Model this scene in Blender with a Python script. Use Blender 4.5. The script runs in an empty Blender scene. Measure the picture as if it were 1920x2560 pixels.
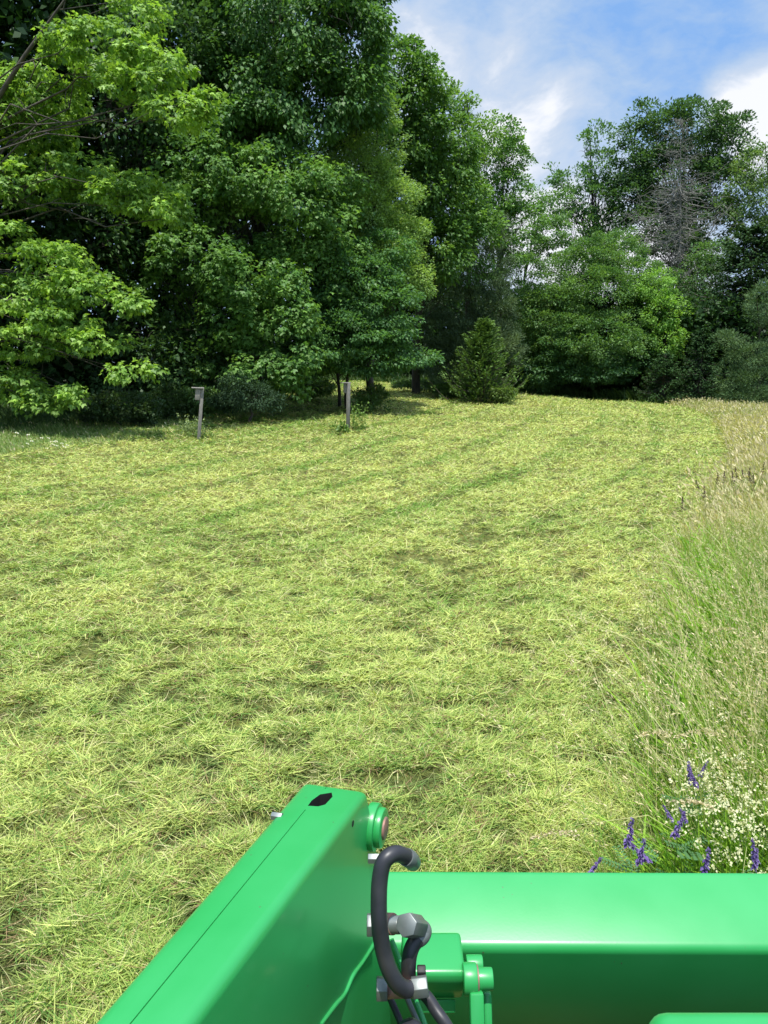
import bpy, bmesh, math, random
import numpy as np
from mathutils import Vector, Matrix
rng = np.random.default_rng(7)
random.seed(7)
SC = bpy.context.scene
COL = SC.collection

# ------------------------------------------------------------------ camera, sky, sun, exposure
CAMZ = 2.1
PITCH = math.radians(10.8)
cam_d = bpy.data.cameras.new("camera")
cam = bpy.data.objects.new("camera", cam_d); COL.objects.link(cam)
cam.location = (0, 0, CAMZ)
cam.rotation_euler = (math.radians(90) - PITCH, 0, 0)
cam_d.sensor_fit = 'VERTICAL'; cam_d.sensor_height = 36.0; cam_d.lens = 36.0 * 1923 / 2560
cam_d.clip_start = 0.05; cam_d.clip_end = 3000
SC.camera = cam

SUN_DIR = Vector((0.0, -0.26, 0.95)).normalized()       # towards the sun
el = math.asin(SUN_DIR.z); az = math.atan2(SUN_DIR.x, SUN_DIR.y)
sl = bpy.data.lights.new("sun", 'SUN'); sl.energy = 4.1; sl.angle = math.radians(0.6); sl.color = (1.0, 0.965, 0.9)
so = bpy.data.objects.new("sun", sl); COL.objects.link(so)
so.rotation_euler = SUN_DIR.to_track_quat('Z', 'Y').to_euler(); so.location = (0, 0, 40)

W = bpy.data.worlds.new("World"); SC.world = W; W.use_nodes = True
nt = W.node_tree; nt.nodes.clear()
def N(t, ty, **kw):
    n = t.nodes.new(ty)
    for k, v in kw.items(): setattr(n, k, v)
    return n
def mathn(t, op, a, b=None, c=None, clamp=False):
    n = t.nodes.new('ShaderNodeMath'); n.operation = op; n.use_clamp = clamp
    for i, v in enumerate((a, b, c)):
        if v is None: continue
        if isinstance(v, (int, float)): n.inputs[i].default_value = v
        else: t.links.new(v, n.inputs[i])
    return n.outputs[0]
def ramp(t, fac, stops):
    n = t.nodes.new('ShaderNodeValToRGB'); t.links.new(fac, n.inputs[0])
    while len(n.color_ramp.elements) < len(stops): n.color_ramp.elements.new(0.5)
    for e, (p, c) in zip(n.color_ramp.elements, stops):
        e.position = p; e.color = (*c, 1) if len(c) == 3 else c
    return n.outputs[0]
def mixc(t, f, a, b, bt='MIX'):
    n = t.nodes.new('ShaderNodeMix'); n.data_type = 'RGBA'; n.blend_type = bt
    for s, v in ((0, f), (6, a), (7, b)):
        if isinstance(v, (int, float)): n.inputs[s].default_value = v
        elif isinstance(v, tuple): n.inputs[s].default_value = (*v, 1)
        else: t.links.new(v, n.inputs[s])
    return n.outputs[2]
sky = N(nt, 'ShaderNodeTexSky', sky_type='NISHITA'); sky.sun_disc = False
sky.sun_elevation = el; sky.sun_rotation = az; sky.air_density = 1.0; sky.dust_density = 0.6; sky.ozone_density = 1.5
tc = N(nt, 'ShaderNodeTexCoord')
def dirdot(px, py):
    x = (px - 960) / 1923; u = (1280 - py) / 1923
    v = Vector((x, math.cos(PITCH) + u * math.sin(PITCH), -math.sin(PITCH) + u * math.cos(PITCH))).normalized()
    n = N(nt, 'ShaderNodeVectorMath', operation='DOT_PRODUCT'); nt.links.new(warp.outputs[0], n.inputs[0]); n.inputs[1].default_value = v
    return n.outputs['Value']
nz0 = N(nt, 'ShaderNodeTexNoise'); nz0.inputs['Scale'].default_value = 5; nz0.inputs['Detail'].default_value = 5
nt.links.new(tc.outputs['Generated'], nz0.inputs['Vector'])
sub = N(nt, 'ShaderNodeVectorMath', operation='SUBTRACT'); nt.links.new(nz0.outputs['Color'], sub.inputs[0]); sub.inputs[1].default_value = (.5, .5, .5)
scl = N(nt, 'ShaderNodeVectorMath', operation='SCALE'); nt.links.new(sub.outputs[0], scl.inputs[0]); scl.inputs['Scale'].default_value = 0.09
wadd = N(nt, 'ShaderNodeVectorMath', operation='ADD'); nt.links.new(tc.outputs['Generated'], wadd.inputs[0]); nt.links.new(scl.outputs[0], wadd.inputs[1])
warp = N(nt, 'ShaderNodeVectorMath', operation='NORMALIZE'); nt.links.new(wadd.outputs[0], warp.inputs[0])
mp = N(nt, 'ShaderNodeMapping'); mp.inputs['Scale'].default_value = (1.0, 1.0, 1.9); nt.links.new(warp.outputs[0], mp.inputs['Vector'])
nz1 = N(nt, 'ShaderNodeTexNoise'); nz1.inputs['Scale'].default_value = 4.2; nz1.inputs['Detail'].default_value = 8; nz1.inputs['Roughness'].default_value = .56
nt.links.new(mp.outputs[0], nz1.inputs['Vector'])
nz2 = N(nt, 'ShaderNodeTexNoise'); nz2.inputs['Scale'].default_value = 13.0; nz2.inputs['Detail'].default_value = 7; nz2.inputs['Roughness'].default_value = .6
nt.links.new(mp.outputs[0], nz2.inputs['Vector'])
def blob(px, py, deg, amp):
    c = math.cos(math.radians(deg))
    a = mathn(nt, 'SUBTRACT', dirdot(px, py), c)
    a = mathn(nt, 'DIVIDE', a, 1 - c, clamp=True)
    return mathn(nt, 'MULTIPLY', a, amp)
cl = mathn(nt, 'MULTIPLY', mathn(nt, 'SUBTRACT', nz1.outputs['Fac'], 0.5), 1.5)
cl = mathn(nt, 'ADD', cl, mathn(nt, 'MULTIPLY', mathn(nt, 'SUBTRACT', nz2.outputs['Fac'], 0.5), 1.1))
cl = mathn(nt, 'ADD', cl, 0.40)
# bright banks and the darker blue-grey underside band the photograph shows
for b in ((1250, 40, 8, .22), (1750, 30, 8, .10), (1880, 270, 3.6, .45), (1960, 290, 5, .5), (1250, 330, 5, .36), (1360, 430, 6, .36), (1500, 230, 7, -.14), (1020, 90, 4, .2), (1750, 190, 5, -.15),
          (1380, 235, 4, -.15), (1850, 160, 4, -.1), (1380, 680, 6, .6), (1650, 600, 6, .4), (1650, 235, 4, -.1)):
    cl = mathn(nt, 'ADD', cl, blob(*b))
cmask = ramp(nt, cl, [(0.0, (.88, .88, .88)), (0.5, (1, 1, 1))])
cloudc = ramp(nt, cl, [(0.05, (1.75, 3.4, 6.5)), (0.38, (3.0, 4.2, 6.1)), (0.72, (4.4, 5.1, 6.2)), (1.0, (6.9, 7.0, 7.3))])
skyc = mixc(nt, mathn(nt, 'MULTIPLY', cmask, 0.93), sky.outputs[0], cloudc)
sx = N(nt, 'ShaderNodeSeparateXYZ'); nt.links.new(warp.outputs[0], sx.inputs[0])
hi = ramp(nt, sx.outputs['Z'], [(.48, (1, 1, 1)), (.85, (2.3, 2.2, 2.1))])       # sky brightened high overhead, out of view, added as fill light
skyc = mixc(nt, 1.0, skyc, hi, 'MULTIPLY')
bg = N(nt, 'ShaderNodeBackground'); nt.links.new(skyc, bg.inputs[0]); bg.inputs[1].default_value = 0.10
wo = N(nt, 'ShaderNodeOutputWorld'); nt.links.new(bg.outputs[0], wo.inputs[0])

SC.view_settings.view_transform = 'Standard'; SC.view_settings.look = 'None'
SC.view_settings.exposure = 0.55; SC.view_settings.gamma = 1.0
SC.render.engine = 'CYCLES'
cy = SC.cycles
cy.max_bounces = 7; cy.diffuse_bounces = 3; cy.glossy_bounces = 3; cy.transmission_bounces = 3; cy.transparent_max_bounces = 4
cy.use_denoising = True; cy.use_adaptive_sampling = False; cy.sample_clamp_indirect = 6
cy.caustics_reflective = False; cy.caustics_refractive = False

# ------------------------------------------------------------------ helpers
def ray(px, py):
    x = (px - 960) / 1923; u = (1280 - py) / 1923
    return np.array([x, math.cos(PITCH) + u * math.sin(PITCH), -math.sin(PITCH) + u * math.cos(PITCH)])
def at(px, py, Y):                         # the world point at distance Y north of the camera seen at a place in the photo
    r = ray(px, py); return np.array([0, 0, CAMZ]) + r * (Y / r[1])
def dp(px, py, d):                         # same, at depth d along the lens axis
    return np.array([0, 0, CAMZ]) + ray(px, py) * d
def dpz(px, py, z):
    r = ray(px, py); return np.array([0, 0, CAMZ]) + r * ((z - CAMZ) / r[2])

def gy(px, py):                            # how far north the ground lies that is seen at a place in the photo
    r = ray(px, py); Y = 5.0
    while Y < 60 and CAMZ + r[2] * Y / r[1] > float(base_h(r[0] * Y / r[1], Y)): Y += .05
    return Y
def sstep(a, b, x):
    t = np.clip((x - a) / (b - a), 0, 1); return t * t * (3 - 2 * t)
def vnoise(x, y, seed=0):
    x = np.asarray(x, float); y = np.asarray(y, float)
    xi = np.floor(x).astype(np.int64); yi = np.floor(y).astype(np.int64); fx = x - xi; fy = y - yi
    fx = fx * fx * (3 - 2 * fx); fy = fy * fy * (3 - 2 * fy)
    def h(a, b):
        n = (a * 374761393 + b * 668265263 + seed * 974711) & 0xffffffff
        n = ((n ^ (n >> 13)) * 1274126177) & 0xffffffff
        return ((n ^ (n >> 16)) & 0xffff) / 65535.0
    return (h(xi, yi) * (1 - fx) + h(xi + 1, yi) * fx) * (1 - fy) + (h(xi, yi + 1) * (1 - fx) + h(xi + 1, yi + 1) * fx) * fy
def fbm(x, y, o=4, seed=0):
    s = 0; a = .5
    for i in range(o): s = s + a * vnoise(x * 2 ** i, y * 2 ** i, seed + i * 17); a *= .5
    return s / (1 - .5 ** o)

EY = np.array([-20, 0, 2.9, 4.9, 8, 12, 17, 23, 28, 34, 40, 47.])
EX = np.array([-8.0, -.20, 1.28, 2.10, 3.35, 5.2, 7.8, 10.1, 11.9, 13.7, 14.8, 15.5])
def edge(y): return np.interp(y, EY, EX)               # where the uncut meadow starts
WX = np.array([-60, -30, -14, -10.5, -8.5, -6.2, -5.0, -4.2, -2.5, 0, 4, 8, 15, 22, 60])
WY = np.array([10, 14, 19, 22.5, 27, 30.5, 33, 49, 54, 54, 51, 48, 42, 38, 26.])
def wood(x): return np.interp(x, WX, WY)              # where the wood starts
def base_h(x, y):
    r = sstep(14, 52, y)
    return r * np.clip(0.88 - 0.058 * x, -0.7, 1.5)
def uof(x, y): return x - edge(y)
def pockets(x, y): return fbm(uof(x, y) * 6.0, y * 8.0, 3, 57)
def mown(x, y):                                       # lumps of the cut hay, windrows parallel to the edge
    u = uof(x, y); ang = np.stack([u, y])
    d = np.hypot(x, y)
    l = 0.045 * (fbm(u * 2.6 + 4, y * 2.4, 3, 3) - .5) + 0.11 * (pockets(x, y) - .5)
    w = 0.035 * (vnoise(u * .55 + .3 * vnoise(u * .2, y * .3, 5), y * .05, 31) - .5)
    return (l + w) * (0.95 + d * .03)
def inwood(x, y): return sstep(-1.0, 1.0, y - wood(x))
def height(x, y):
    u = uof(x, y)
    m = (1 - sstep(-.3, .5, u)) * (1 - inwood(x, y))
    return base_h(x, y) + m * mown(x, y) + .05 * sstep(0, 1, u)

def add_attr(me, name, arr):
    a = me.attributes.new(name, 'FLOAT_VECTOR', 'FACE'); a.data.foreach_set('vector', np.ascontiguousarray(arr, dtype=np.float32).ravel())
def qmesh(name, V, F, mat, parent=None, col=None, smooth=False):
    F = np.asarray(F); V = np.asarray(V, np.float32); k = F.shape[1]
    me = bpy.data.meshes.new(name); me.vertices.add(len(V)); me.vertices.foreach_set('co', V.ravel())
    me.loops.add(F.size); me.loops.foreach_set('vertex_index', F.ravel().astype(np.int32))
    me.polygons.add(len(F)); me.polygons.foreach_set('loop_start', np.arange(0, F.size, k, dtype=np.int32))
    me.polygons.foreach_set('loop_total', np.full(len(F), k, np.int32))
    if smooth: me.polygons.foreach_set('use_smooth', np.ones(len(F), bool))
    me.update(calc_edges=True)
    if col is not None: add_attr(me, 'tint', col)
    o = bpy.data.objects.new(name, me); COL.objects.link(o)
    if mat: me.materials.append(mat)
    if parent is not None: o.parent = parent; o.matrix_parent_inverse = parent.matrix_basis.inverted()
    return o
def norm(a): return a / np.maximum(np.linalg.norm(a, axis=-1, keepdims=True), 1e-9)
class Acc:
    def __init__(s): s.v = []; s.f = []; s.c = []; s.n = 0
    def add(s, v, f, c):
        s.v.append(v); s.f.append(f + s.n); s.n += len(v); s.c.append(np.broadcast_to(c, (len(f), 3)))
    def build(s, name, mat, parent=None, smooth=False):
        return qmesh(name, np.concatenate(s.v), np.concatenate(s.f), mat, parent, np.concatenate(s.c), smooth)
def leaves(P, A, Nn, L, wd, fold=.12):
    """one pointed leaf (a folded quad) per row"""
    A = norm(A); B = norm(np.cross(A, Nn)); Nn = np.cross(B, A); L = np.asarray(L, float).reshape(-1, 1); w = L * np.asarray(wd, float).reshape(-1, 1)
    v = np.stack([P, P + A * L * .45 + B * w + Nn * L * fold, P + A * L, P + A * L * .45 - B * w + Nn * L * fold], 1).reshape(-1, 3)
    return v, np.arange(len(v)).reshape(-1, 4)
def lobed(P, A, Nn, L):
    """a maple-like leaf: three pointed lobes from one stalk"""
    A = norm(A); B = norm(np.cross(A, Nn)); out = []
    for s, ll, ww in ((0, 1.0, .30), (.95, .78, .28), (-.95, .78, .28)):
        a = A * math.cos(s) + B * math.sin(s)
        v, f = leaves(P + A * L.reshape(-1, 1) * .05, a, Nn - .25 * a, L * ll, ww, .08); out.append(v)
    V = np.concatenate(out); return V, np.arange(len(V)).reshape(-1, 4)
def ribbons(P, az, e0, bend, L, w, K=3, tip=.15, roll=None):
    n = len(P); t = np.linspace(0, 1, K + 1); pts = [P.copy()]; h = np.stack([np.cos(az), np.sin(az), 0 * az], 1)
    for k in range(K):
        e = e0 - bend * (t[k] + t[k + 1]) / 2
        pts.append(pts[-1] + (h * np.cos(e)[:, None] + np.array([0, 0, 1]) * np.sin(e)[:, None]) * (L / K)[:, None])
    r = rng.uniform(-1, 1, n) if roll is None else roll
    sd = np.stack([-np.sin(az) * np.cos(r), np.cos(az) * np.cos(r), np.sin(r)], 1)
    rows = []
    for k in range(K + 1):
        ww = (w * (1 - (1 - tip) * t[k] ** 2) / 2)[:, None]
        rows += [pts[k] - sd * ww, pts[k] + sd * ww]
    V = np.stack(rows, 1).reshape(-1, 3); b = (np.arange(n) * (2 * K + 2))[:, None]
    F = np.concatenate([b + np.array([[2 * k, 2 * k + 1, 2 * k + 3, 2 * k + 2]]) for k in range(K)], 1).reshape(-1, 4)
    return V, F, pts
def tubes(P, R, sides=5):
    """P (N,K,3) polylines, R (N,K) radii"""
    P = np.asarray(P, float); R = np.asarray(R, float); n, K, _ = P.shape
    T = norm(np.gradient(P, axis=1)); ref = np.where(np.abs(T[..., 2:3]) > .9, np.array([1., 0, 0]), np.array([0, 0, 1.]))
    U = norm(np.cross(T, ref)); Vv = np.cross(T, U); a = np.arange(sides) * 2 * np.pi / sides
    ring = P[:, :, None] + (U[:, :, None] * np.cos(a)[:, None] + Vv[:, :, None] * np.sin(a)[:, None]) * R[:, :, None, None]
    V = ring.reshape(-1, 3); F = []
    for k in range(K - 1):
        for s in range(sides):
            q = np.array([k * sides + s, k * sides + (s + 1) % sides, (k + 1) * sides + (s + 1) % sides, (k + 1) * sides + s])
            F.append(q)
    F = np.array(F); F = (np.arange(n) * K * sides)[:, None, None] + F[None]
    return V, F.reshape(-1, 4)

# ------------------------------------------------------------------ materials
def newmat(name):
    m = bpy.data.materials.new(name); m.use_nodes = True; t = m.node_tree; t.nodes.clear()
    o = N(t, 'ShaderNodeOutputMaterial'); return m, t, o
def leafmat(name, trans=.35, rough=.45, spec=.35, gain=1.0):
    m, t, o = newmat(name)
    at_ = N(t, 'ShaderNodeAttribute', attribute_name='tint')
    c = at_.outputs['Color']
    pb = N(t, 'ShaderNodeBsdfPrincipled'); t.links.new(c, pb.inputs['Base Color']); pb.inputs['Roughness'].default_value = rough
    pb.inputs['Specular IOR Level'].default_value = spec
    tr = N(t, 'ShaderNodeBsdfTranslucent')
    tcx = mixc(t, 1.0, c, (1.25, 1.25, .55), 'MULTIPLY'); t.links.new(tcx, tr.inputs[0])
    mx = N(t, 'ShaderNodeMixShader'); mx.inputs[0].default_value = trans
    t.links.new(pb.outputs[0], mx.inputs[1]); t.links.new(tr.outputs[0], mx.inputs[2]); t.links.new(mx.outputs[0], o.inputs[0])
    return m
M_leaf = leafmat('leaf', .40, .5, .32)
M_needle = leafmat('needle', .18, .65, .12)
M_grass = leafmat('grass_blade', .30, .5, .3)
M_hay = leafmat('cut_hay', .25, .6, .25)
M_petal = leafmat('petal', .3, .7, .1)
def pbr(name, col, rough=.5, metal=0, spec=.5, noise=None, bump=None, coat=0):
    m, t, o = newmat(name); pb = N(t, 'ShaderNodeBsdfPrincipled'); t.links.new(pb.outputs[0], o.inputs[0])
    pb.inputs['Base Color'].default_value = (*col, 1); pb.inputs['Roughness'].default_value = rough; pb.inputs['Metallic'].default_value = metal
    pb.inputs['Specular IOR Level'].default_value = spec
    if coat: pb.inputs['Coat Weight'].default_value = coat; pb.inputs['Coat Roughness'].default_value = .08
    co = N(t, 'ShaderNodeTexCoord')
    if noise:
        sc_, c2, lo, hi, st = noise
        nz = N(t, 'ShaderNodeTexNoise'); nz.inputs['Detail'].default_value = 6
        mp_ = N(t, 'ShaderNodeMapping'); mp_.inputs['Scale'].default_value = st; t.links.new(co.outputs['Object'], mp_.inputs[0]); t.links.new(mp_.outputs[0], nz.inputs['Vector'])
        nz.inputs['Scale'].default_value = sc_
        f = ramp(t, nz.outputs['Fac'], [(lo, (0, 0, 0)), (hi, (1, 1, 1))])
        t.links.new(mixc(t, f, col, c2), pb.inputs['Base Color'])
        if bump:
            b = N(t, 'ShaderNodeBump'); b.inputs['Strength'].default_value = bump; b.inputs['Distance'].default_value = .01
            t.links.new(nz.outputs['Fac'], b.inputs['Height']); t.links.new(b.outputs[0], pb.inputs['Normal'])
    return m
M_bark = pbr('bark', (.10, .085, .065), .9, noise=(9, (.045, .04, .032), .35, .65, (1, 1, .25)), bump=.6)
M_dead = pbr('dead_wood', (.235, .23, .20), .9, noise=(12, (.15, .145, .125), .3, .7, (1, 1, 1)))
M_wood = pbr('weathered_wood', (.30, .275, .25), .85, noise=(30, (.17, .155, .14), .35, .65, (3, 3, .3)), bump=.4)
M_black = pbr('dark_hole', (.006, .006, .006), .9)
M_rubber = pbr('hose_rubber', (.020, .020, .024), .42, noise=(14, (.045, .043, .046), .45, .75, (1, 1, 1)), bump=.05)
M_steel = pbr('zinc_steel', (.20, .22, .21), .42, .45, noise=(25, (.12, .135, .13), .35, .7, (1, 1, 1)), bump=.03)
M_rust = pbr('rusty_steel', (.25, .15, .12), .6, .3, noise=(60, (.34, .17, .13), .4, .6, (1, 1, 1)))
M_grille = pbr('black_plastic', (.012, .012, .012), .6)

def tag(o, label=None, cat=None, group=None, kind=None):
    if label: o['label'] = label
    if cat: o['category'] = cat
    if group: o['group'] = group
    if kind: o['kind'] = kind
    return o
def empty(name, loc, label, cat, group=None, rz=0):
    o = bpy.data.objects.new(name, None); COL.objects.link(o); o.location = loc; o.rotation_euler = (0, 0, rz); o.empty_display_size = .2
    return tag(o, label, cat, group)

# ------------------------------------------------------------------ ground: one sheet, fine in the view and coarse beyond
rr = np.concatenate([[0.0], np.geomspace(.9, 60, 520), np.geomspace(64, 1500, 26)])
aa = np.concatenate([np.linspace(-42, 42, 560), np.linspace(45, 315, 70)]) * math.pi / 180
RR, AA = np.meshgrid(rr, aa, indexing='ij'); GX = RR * np.sin(AA); GY = RR * np.cos(AA)
GZ = height(GX, np.clip(GY, -60, 60))
GZ = np.where(RR > 62, base_h(np.clip(GX, -40, 40), np.clip(GY, -60, 60)), GZ)
V = np.stack([GX, GY, GZ], -1).reshape(-1, 3); na = len(aa)
i, j = np.meshgrid(np.arange(len(rr) - 1), np.arange(na), indexing='ij'); j2 = (j + 1) % na
F = np.stack([i * na + j, (i + 1) * na + j, (i + 1) * na + j2, i * na + j2], -1).reshape(-1, 4)[:, ::-1]
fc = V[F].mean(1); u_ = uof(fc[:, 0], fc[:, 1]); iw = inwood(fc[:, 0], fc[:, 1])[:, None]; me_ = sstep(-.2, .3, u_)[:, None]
def hay_tone(x, y):
    """straw (1) to fresh green (0) of the cut field; stripes run along the meadow edge"""
    u = uof(x, y)
    ph = (u / 2.3 + .5 * (fbm(u * .35, y * .05, 3, 71) - .5) * 2) % 1.0
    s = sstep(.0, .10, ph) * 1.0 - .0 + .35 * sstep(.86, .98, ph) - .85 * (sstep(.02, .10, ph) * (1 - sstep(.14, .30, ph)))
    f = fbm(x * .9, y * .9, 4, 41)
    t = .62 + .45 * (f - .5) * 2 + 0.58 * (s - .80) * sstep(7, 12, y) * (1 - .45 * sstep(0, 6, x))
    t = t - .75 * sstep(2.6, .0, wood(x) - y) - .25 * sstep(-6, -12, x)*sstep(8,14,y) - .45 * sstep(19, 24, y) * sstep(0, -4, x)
    return np.clip(t, 0, 1)
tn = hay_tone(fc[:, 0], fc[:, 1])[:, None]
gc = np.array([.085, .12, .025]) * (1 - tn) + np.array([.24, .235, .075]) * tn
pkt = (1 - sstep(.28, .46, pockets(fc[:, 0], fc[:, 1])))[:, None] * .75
gc = gc * (1 - pkt) + np.array([.045, .06, .018]) * pkt  # hollows darkened in the ground colour, in place of shade between clumps
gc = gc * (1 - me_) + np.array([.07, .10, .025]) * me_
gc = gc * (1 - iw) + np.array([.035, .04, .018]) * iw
m, t, o_ = newmat('field_soil_and_stubble'); pb = N(t, 'ShaderNodeBsdfPrincipled'); t.links.new(pb.outputs[0], o_.inputs[0]); pb.inputs['Roughness'].default_value = .95
pb.inputs['Specular IOR Level'].default_value = .1
a_ = N(t, 'ShaderNodeAttribute', attribute_name='tint'); co = N(t, 'ShaderNodeTexCoord')
nz = N(t, 'ShaderNodeTexNoise'); nz.inputs['Scale'].default_value = 26; nz.inputs['Detail'].default_value = 8; nz.inputs['Roughness'].default_value = .7; t.links.new(co.outputs['Object'], nz.inputs['Vector'])
k = ramp(t, nz.outputs['Fac'], [(.33, (.35, .38, .3)), (.5, (.9, .9, .85)), (.68, (1.35, 1.3, 1.2))])
t.links.new(mixc(t, 1.0, a_.outputs['Color'], k, 'MULTIPLY'), pb.inputs['Base Color'])
bp = N(t, 'ShaderNodeBump'); bp.inputs['Strength'].default_value = .8; bp.inputs['Distance'].default_value = .03; t.links.new(nz.outputs['Fac'], bp.inputs['Height']); t.links.new(bp.outputs[0], pb.inputs['Normal'])
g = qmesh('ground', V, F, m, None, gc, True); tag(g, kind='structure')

# ------------------------------------------------------------------ cut hay lying on the field
def logd(n, lo, hi, azl, azr):
    d = np.exp(rng.uniform(math.log(lo), math.log(hi), n)); a = np.radians(rng.uniform(azl, azr, n)); return d * np.sin(a), d * np.cos(a), d
def mixcol(a, b, t): return np.asarray(a)[None] * (1 - t[:, None]) + np.asarray(b)[None] * t[:, None]
acc = Acc()
x, y, d = logd(1400000, 1.9, 62, -36, 34)
keep = (uof(x, y) < .35 + .4 * rng.random(len(x)) ** 2 - .2) & (y < wood(x) + .8); x, y, d = x[keep], y[keep], d[keep]
# bare, darker pockets between the heaps
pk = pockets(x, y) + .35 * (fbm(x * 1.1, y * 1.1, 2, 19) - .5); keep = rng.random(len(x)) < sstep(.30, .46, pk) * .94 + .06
x, y, d = x[keep], y[keep], d[keep]; n = len(x)
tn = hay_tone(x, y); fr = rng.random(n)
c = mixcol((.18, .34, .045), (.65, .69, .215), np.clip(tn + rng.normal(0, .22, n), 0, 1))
hollow_shade = (1 - sstep(.36, .50, pockets(x, y) + .35 * (fbm(x * 1.1, y * 1.1, 2, 19) - .5)))[:, None] * .85; c = c * (1 - hollow_shade) + np.array([.09, .12, .03]) * hollow_shade  # shade of the hollows painted into the strand colour as dark olive
brn = (rng.random(n) < .10 * fbm(x * 2, y * 2, 2, 90) * 2); c[brn] = np.array([.30, .21, .10])
pal = rng.random(n) < .10; c[pal] = np.array([.62, .58, .28])
gr = rng.random(n) < .12; c[gr] = np.array([.13, .27, .05])
c *= rng.uniform(.75, 1.15, n)[:, None]
L = rng.uniform(.028, .095, n) * (1 + d * .02); lg = rng.random(n) < .05; L[lg] *= 2.0; w = rng.uniform(.0014, .0030, n) + .00062 * d * rng.uniform(.7, 1.3, n)
azs = rng.uniform(0, 2 * math.pi, n); azs = np.where(rng.random(n) < .5, azs, rng.normal(.25, .5, n) + (rng.random(n) < .5) * math.pi)
up = rng.random(n) < .10
e0 = np.where(up, rng.uniform(.4, 1.1, n), rng.normal(.14, .30, n)); be = np.where(up, rng.uniform(.2, 1.2, n), rng.normal(.2, .8, n))
z = height(x, y) + rng.uniform(.0, .035, n) * (.7 + d * .012)
v, f, _ = ribbons(np.stack([x, y, z], 1), azs, e0, be, L, w, K=2)
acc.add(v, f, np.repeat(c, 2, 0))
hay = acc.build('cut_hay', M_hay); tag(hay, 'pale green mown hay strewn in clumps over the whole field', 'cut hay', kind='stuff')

# ------------------------------------------------------------------ uncut meadow to the right
def grass_area(name, label, cat, n, lo, hi, azl, azr, keepf, hmul, colf, headf, lean=(math.pi * .95, .5), wmul=1.0, seedcol=(.68, .60, .38)):
    acc = Acc(); x, y, d = logd(n, lo, hi, azl, azr); k = keepf(x, y); x, y, d = x[k], y[k], d[k]; n = len(x)
    hh = hmul(x, y) * rng.uniform(.55, 1.1, n)
    azs = np.where(rng.random(n) < .6, rng.normal(lean[0], lean[1], n), rng.uniform(0, 6.28, n))
    e0 = rng.normal(1.42, .12, n); be = np.abs(rng.normal(.65, .45, n))
    w = (.0042 + .0008 * d) * rng.uniform(.7, 1.4, n) * wmul
    v, f, pts = ribbons(np.stack([x, y, height(x, y) - .02], 1), azs, e0, be, hh, w, K=3, tip=.2)
    acc.add(v, f, np.repeat(colf(x, y, n), 3, 0))
    sel = rng.random(n) < headf(x, y); P = pts[-1][sel]; dd = d[sel]; A = norm(pts[-1][sel] - pts[-2][sel]); m_ = len(P)
    # seed heads: open panicles of small florets near the lens, single plumes far away
    nearm = dd < 9
    Pn, An = P[nearm], A[nearm]; R = 13
    if len(Pn):
        s = rng.uniform(-.12, .02, (len(Pn), R)); q = Pn[:, None] + An[:, None] * s[..., None] + rng.normal(0, 1, (len(Pn), R, 3)) * (.003 + .06 * (.03 - s)[..., None]) 
        q = q.reshape(-1, 3); an = np.repeat(An, R, 0) + rng.normal(0, .3, (len(q), 3))
        v, f = leaves(q, an, rng.normal(0, 1, (len(q), 3)), rng.uniform(.012, .026, len(q)), .11)
        pc = np.array(seedcol)[None] * rng.uniform(.7, 1.25, (len(q), 1)); acc.add(v, f, pc)
    Pf, Af = P[~nearm], A[~nearm]
    if len(Pf):
        v, f = leaves(Pf - Af * .08, Af, rng.normal(0, 1, (len(Pf), 3)), rng.uniform(.06, .11, len(Pf)), .09 + .005 * dd[~nearm])
        acc.add(v, f, np.array(seedcol)[None] * rng.uniform(.7, 1.2, (len(Pf), 1)))
    o = acc.build(name, M_grass); tag(o, label, cat, kind='stuff'); return o
def mcol(x, y, n):
    d = np.hypot(x, y); t = np.clip(.22 + .30 * sstep(5, 9, d) + .8 * (fbm(x * .8, y * .5, 3, 12) - .5) * 2 + .35 * sstep(8, 18, d) + rng.normal(0, .2, n), 0, 1)
    return mixcol((.14, .30, .038), (.58, .54, .22), t) * rng.uniform(.75, 1.15, n)[:, None]
def mkeep(x, y):
    u = uof(x, y); return (rng.random(len(x)) < .5 + .5 * sstep(3.5, 6.5, y)) & (y > 2.4) & (u > rng.normal(.10, .22, len(x)) * (1 - .65 * sstep(8, 14, y))) & (y < wood(x) - .5) & (u < 26)
def mh(x, y):
    return (.42 + .32 * sstep(.1, .9, uof(x, y)) * (.75 + .5 * fbm(x * .7, y * .7, 3, 66))) * (1 - .25 * sstep(20, 36, np.hypot(x, y))) * (.80 + .20 * sstep(3.2, 5.5, np.hypot(x, y)))
grass_area('meadow_grass', 'tall uncut meadow grass with straw seed heads along the right side', 'meadow grass', 240000, 2.3, 58, 6, 38, mkeep, mh, mcol,
           lambda x, y: .13 + .42 * sstep(4, 11, np.hypot(x, y)))
def skeep(x, y): return (y > 2.6) & (uof(x, y) > rng.normal(.05, .25, len(x))) & (y < 14)
grass_area('seeding_stalks', 'long arching pale stalks with feathery seed plumes rising above the near meadow', 'seed stalks', 9000, 2.3, 14, 6, 38, skeep, lambda x, y: .95 + 0 * x,
           lambda x, y, n: mixcol((.30, .40, .10), (.60, .56, .28), rng.random(n)), lambda x, y: 1.0, lean=(math.pi * 1.0, .7), wmul=.7, seedcol=(.73, .62, .37))
def bkeep(x, y): return (y > 2.4) & (uof(x, y) > rng.normal(.15, .15, len(x))) & (y < 8)
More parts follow.
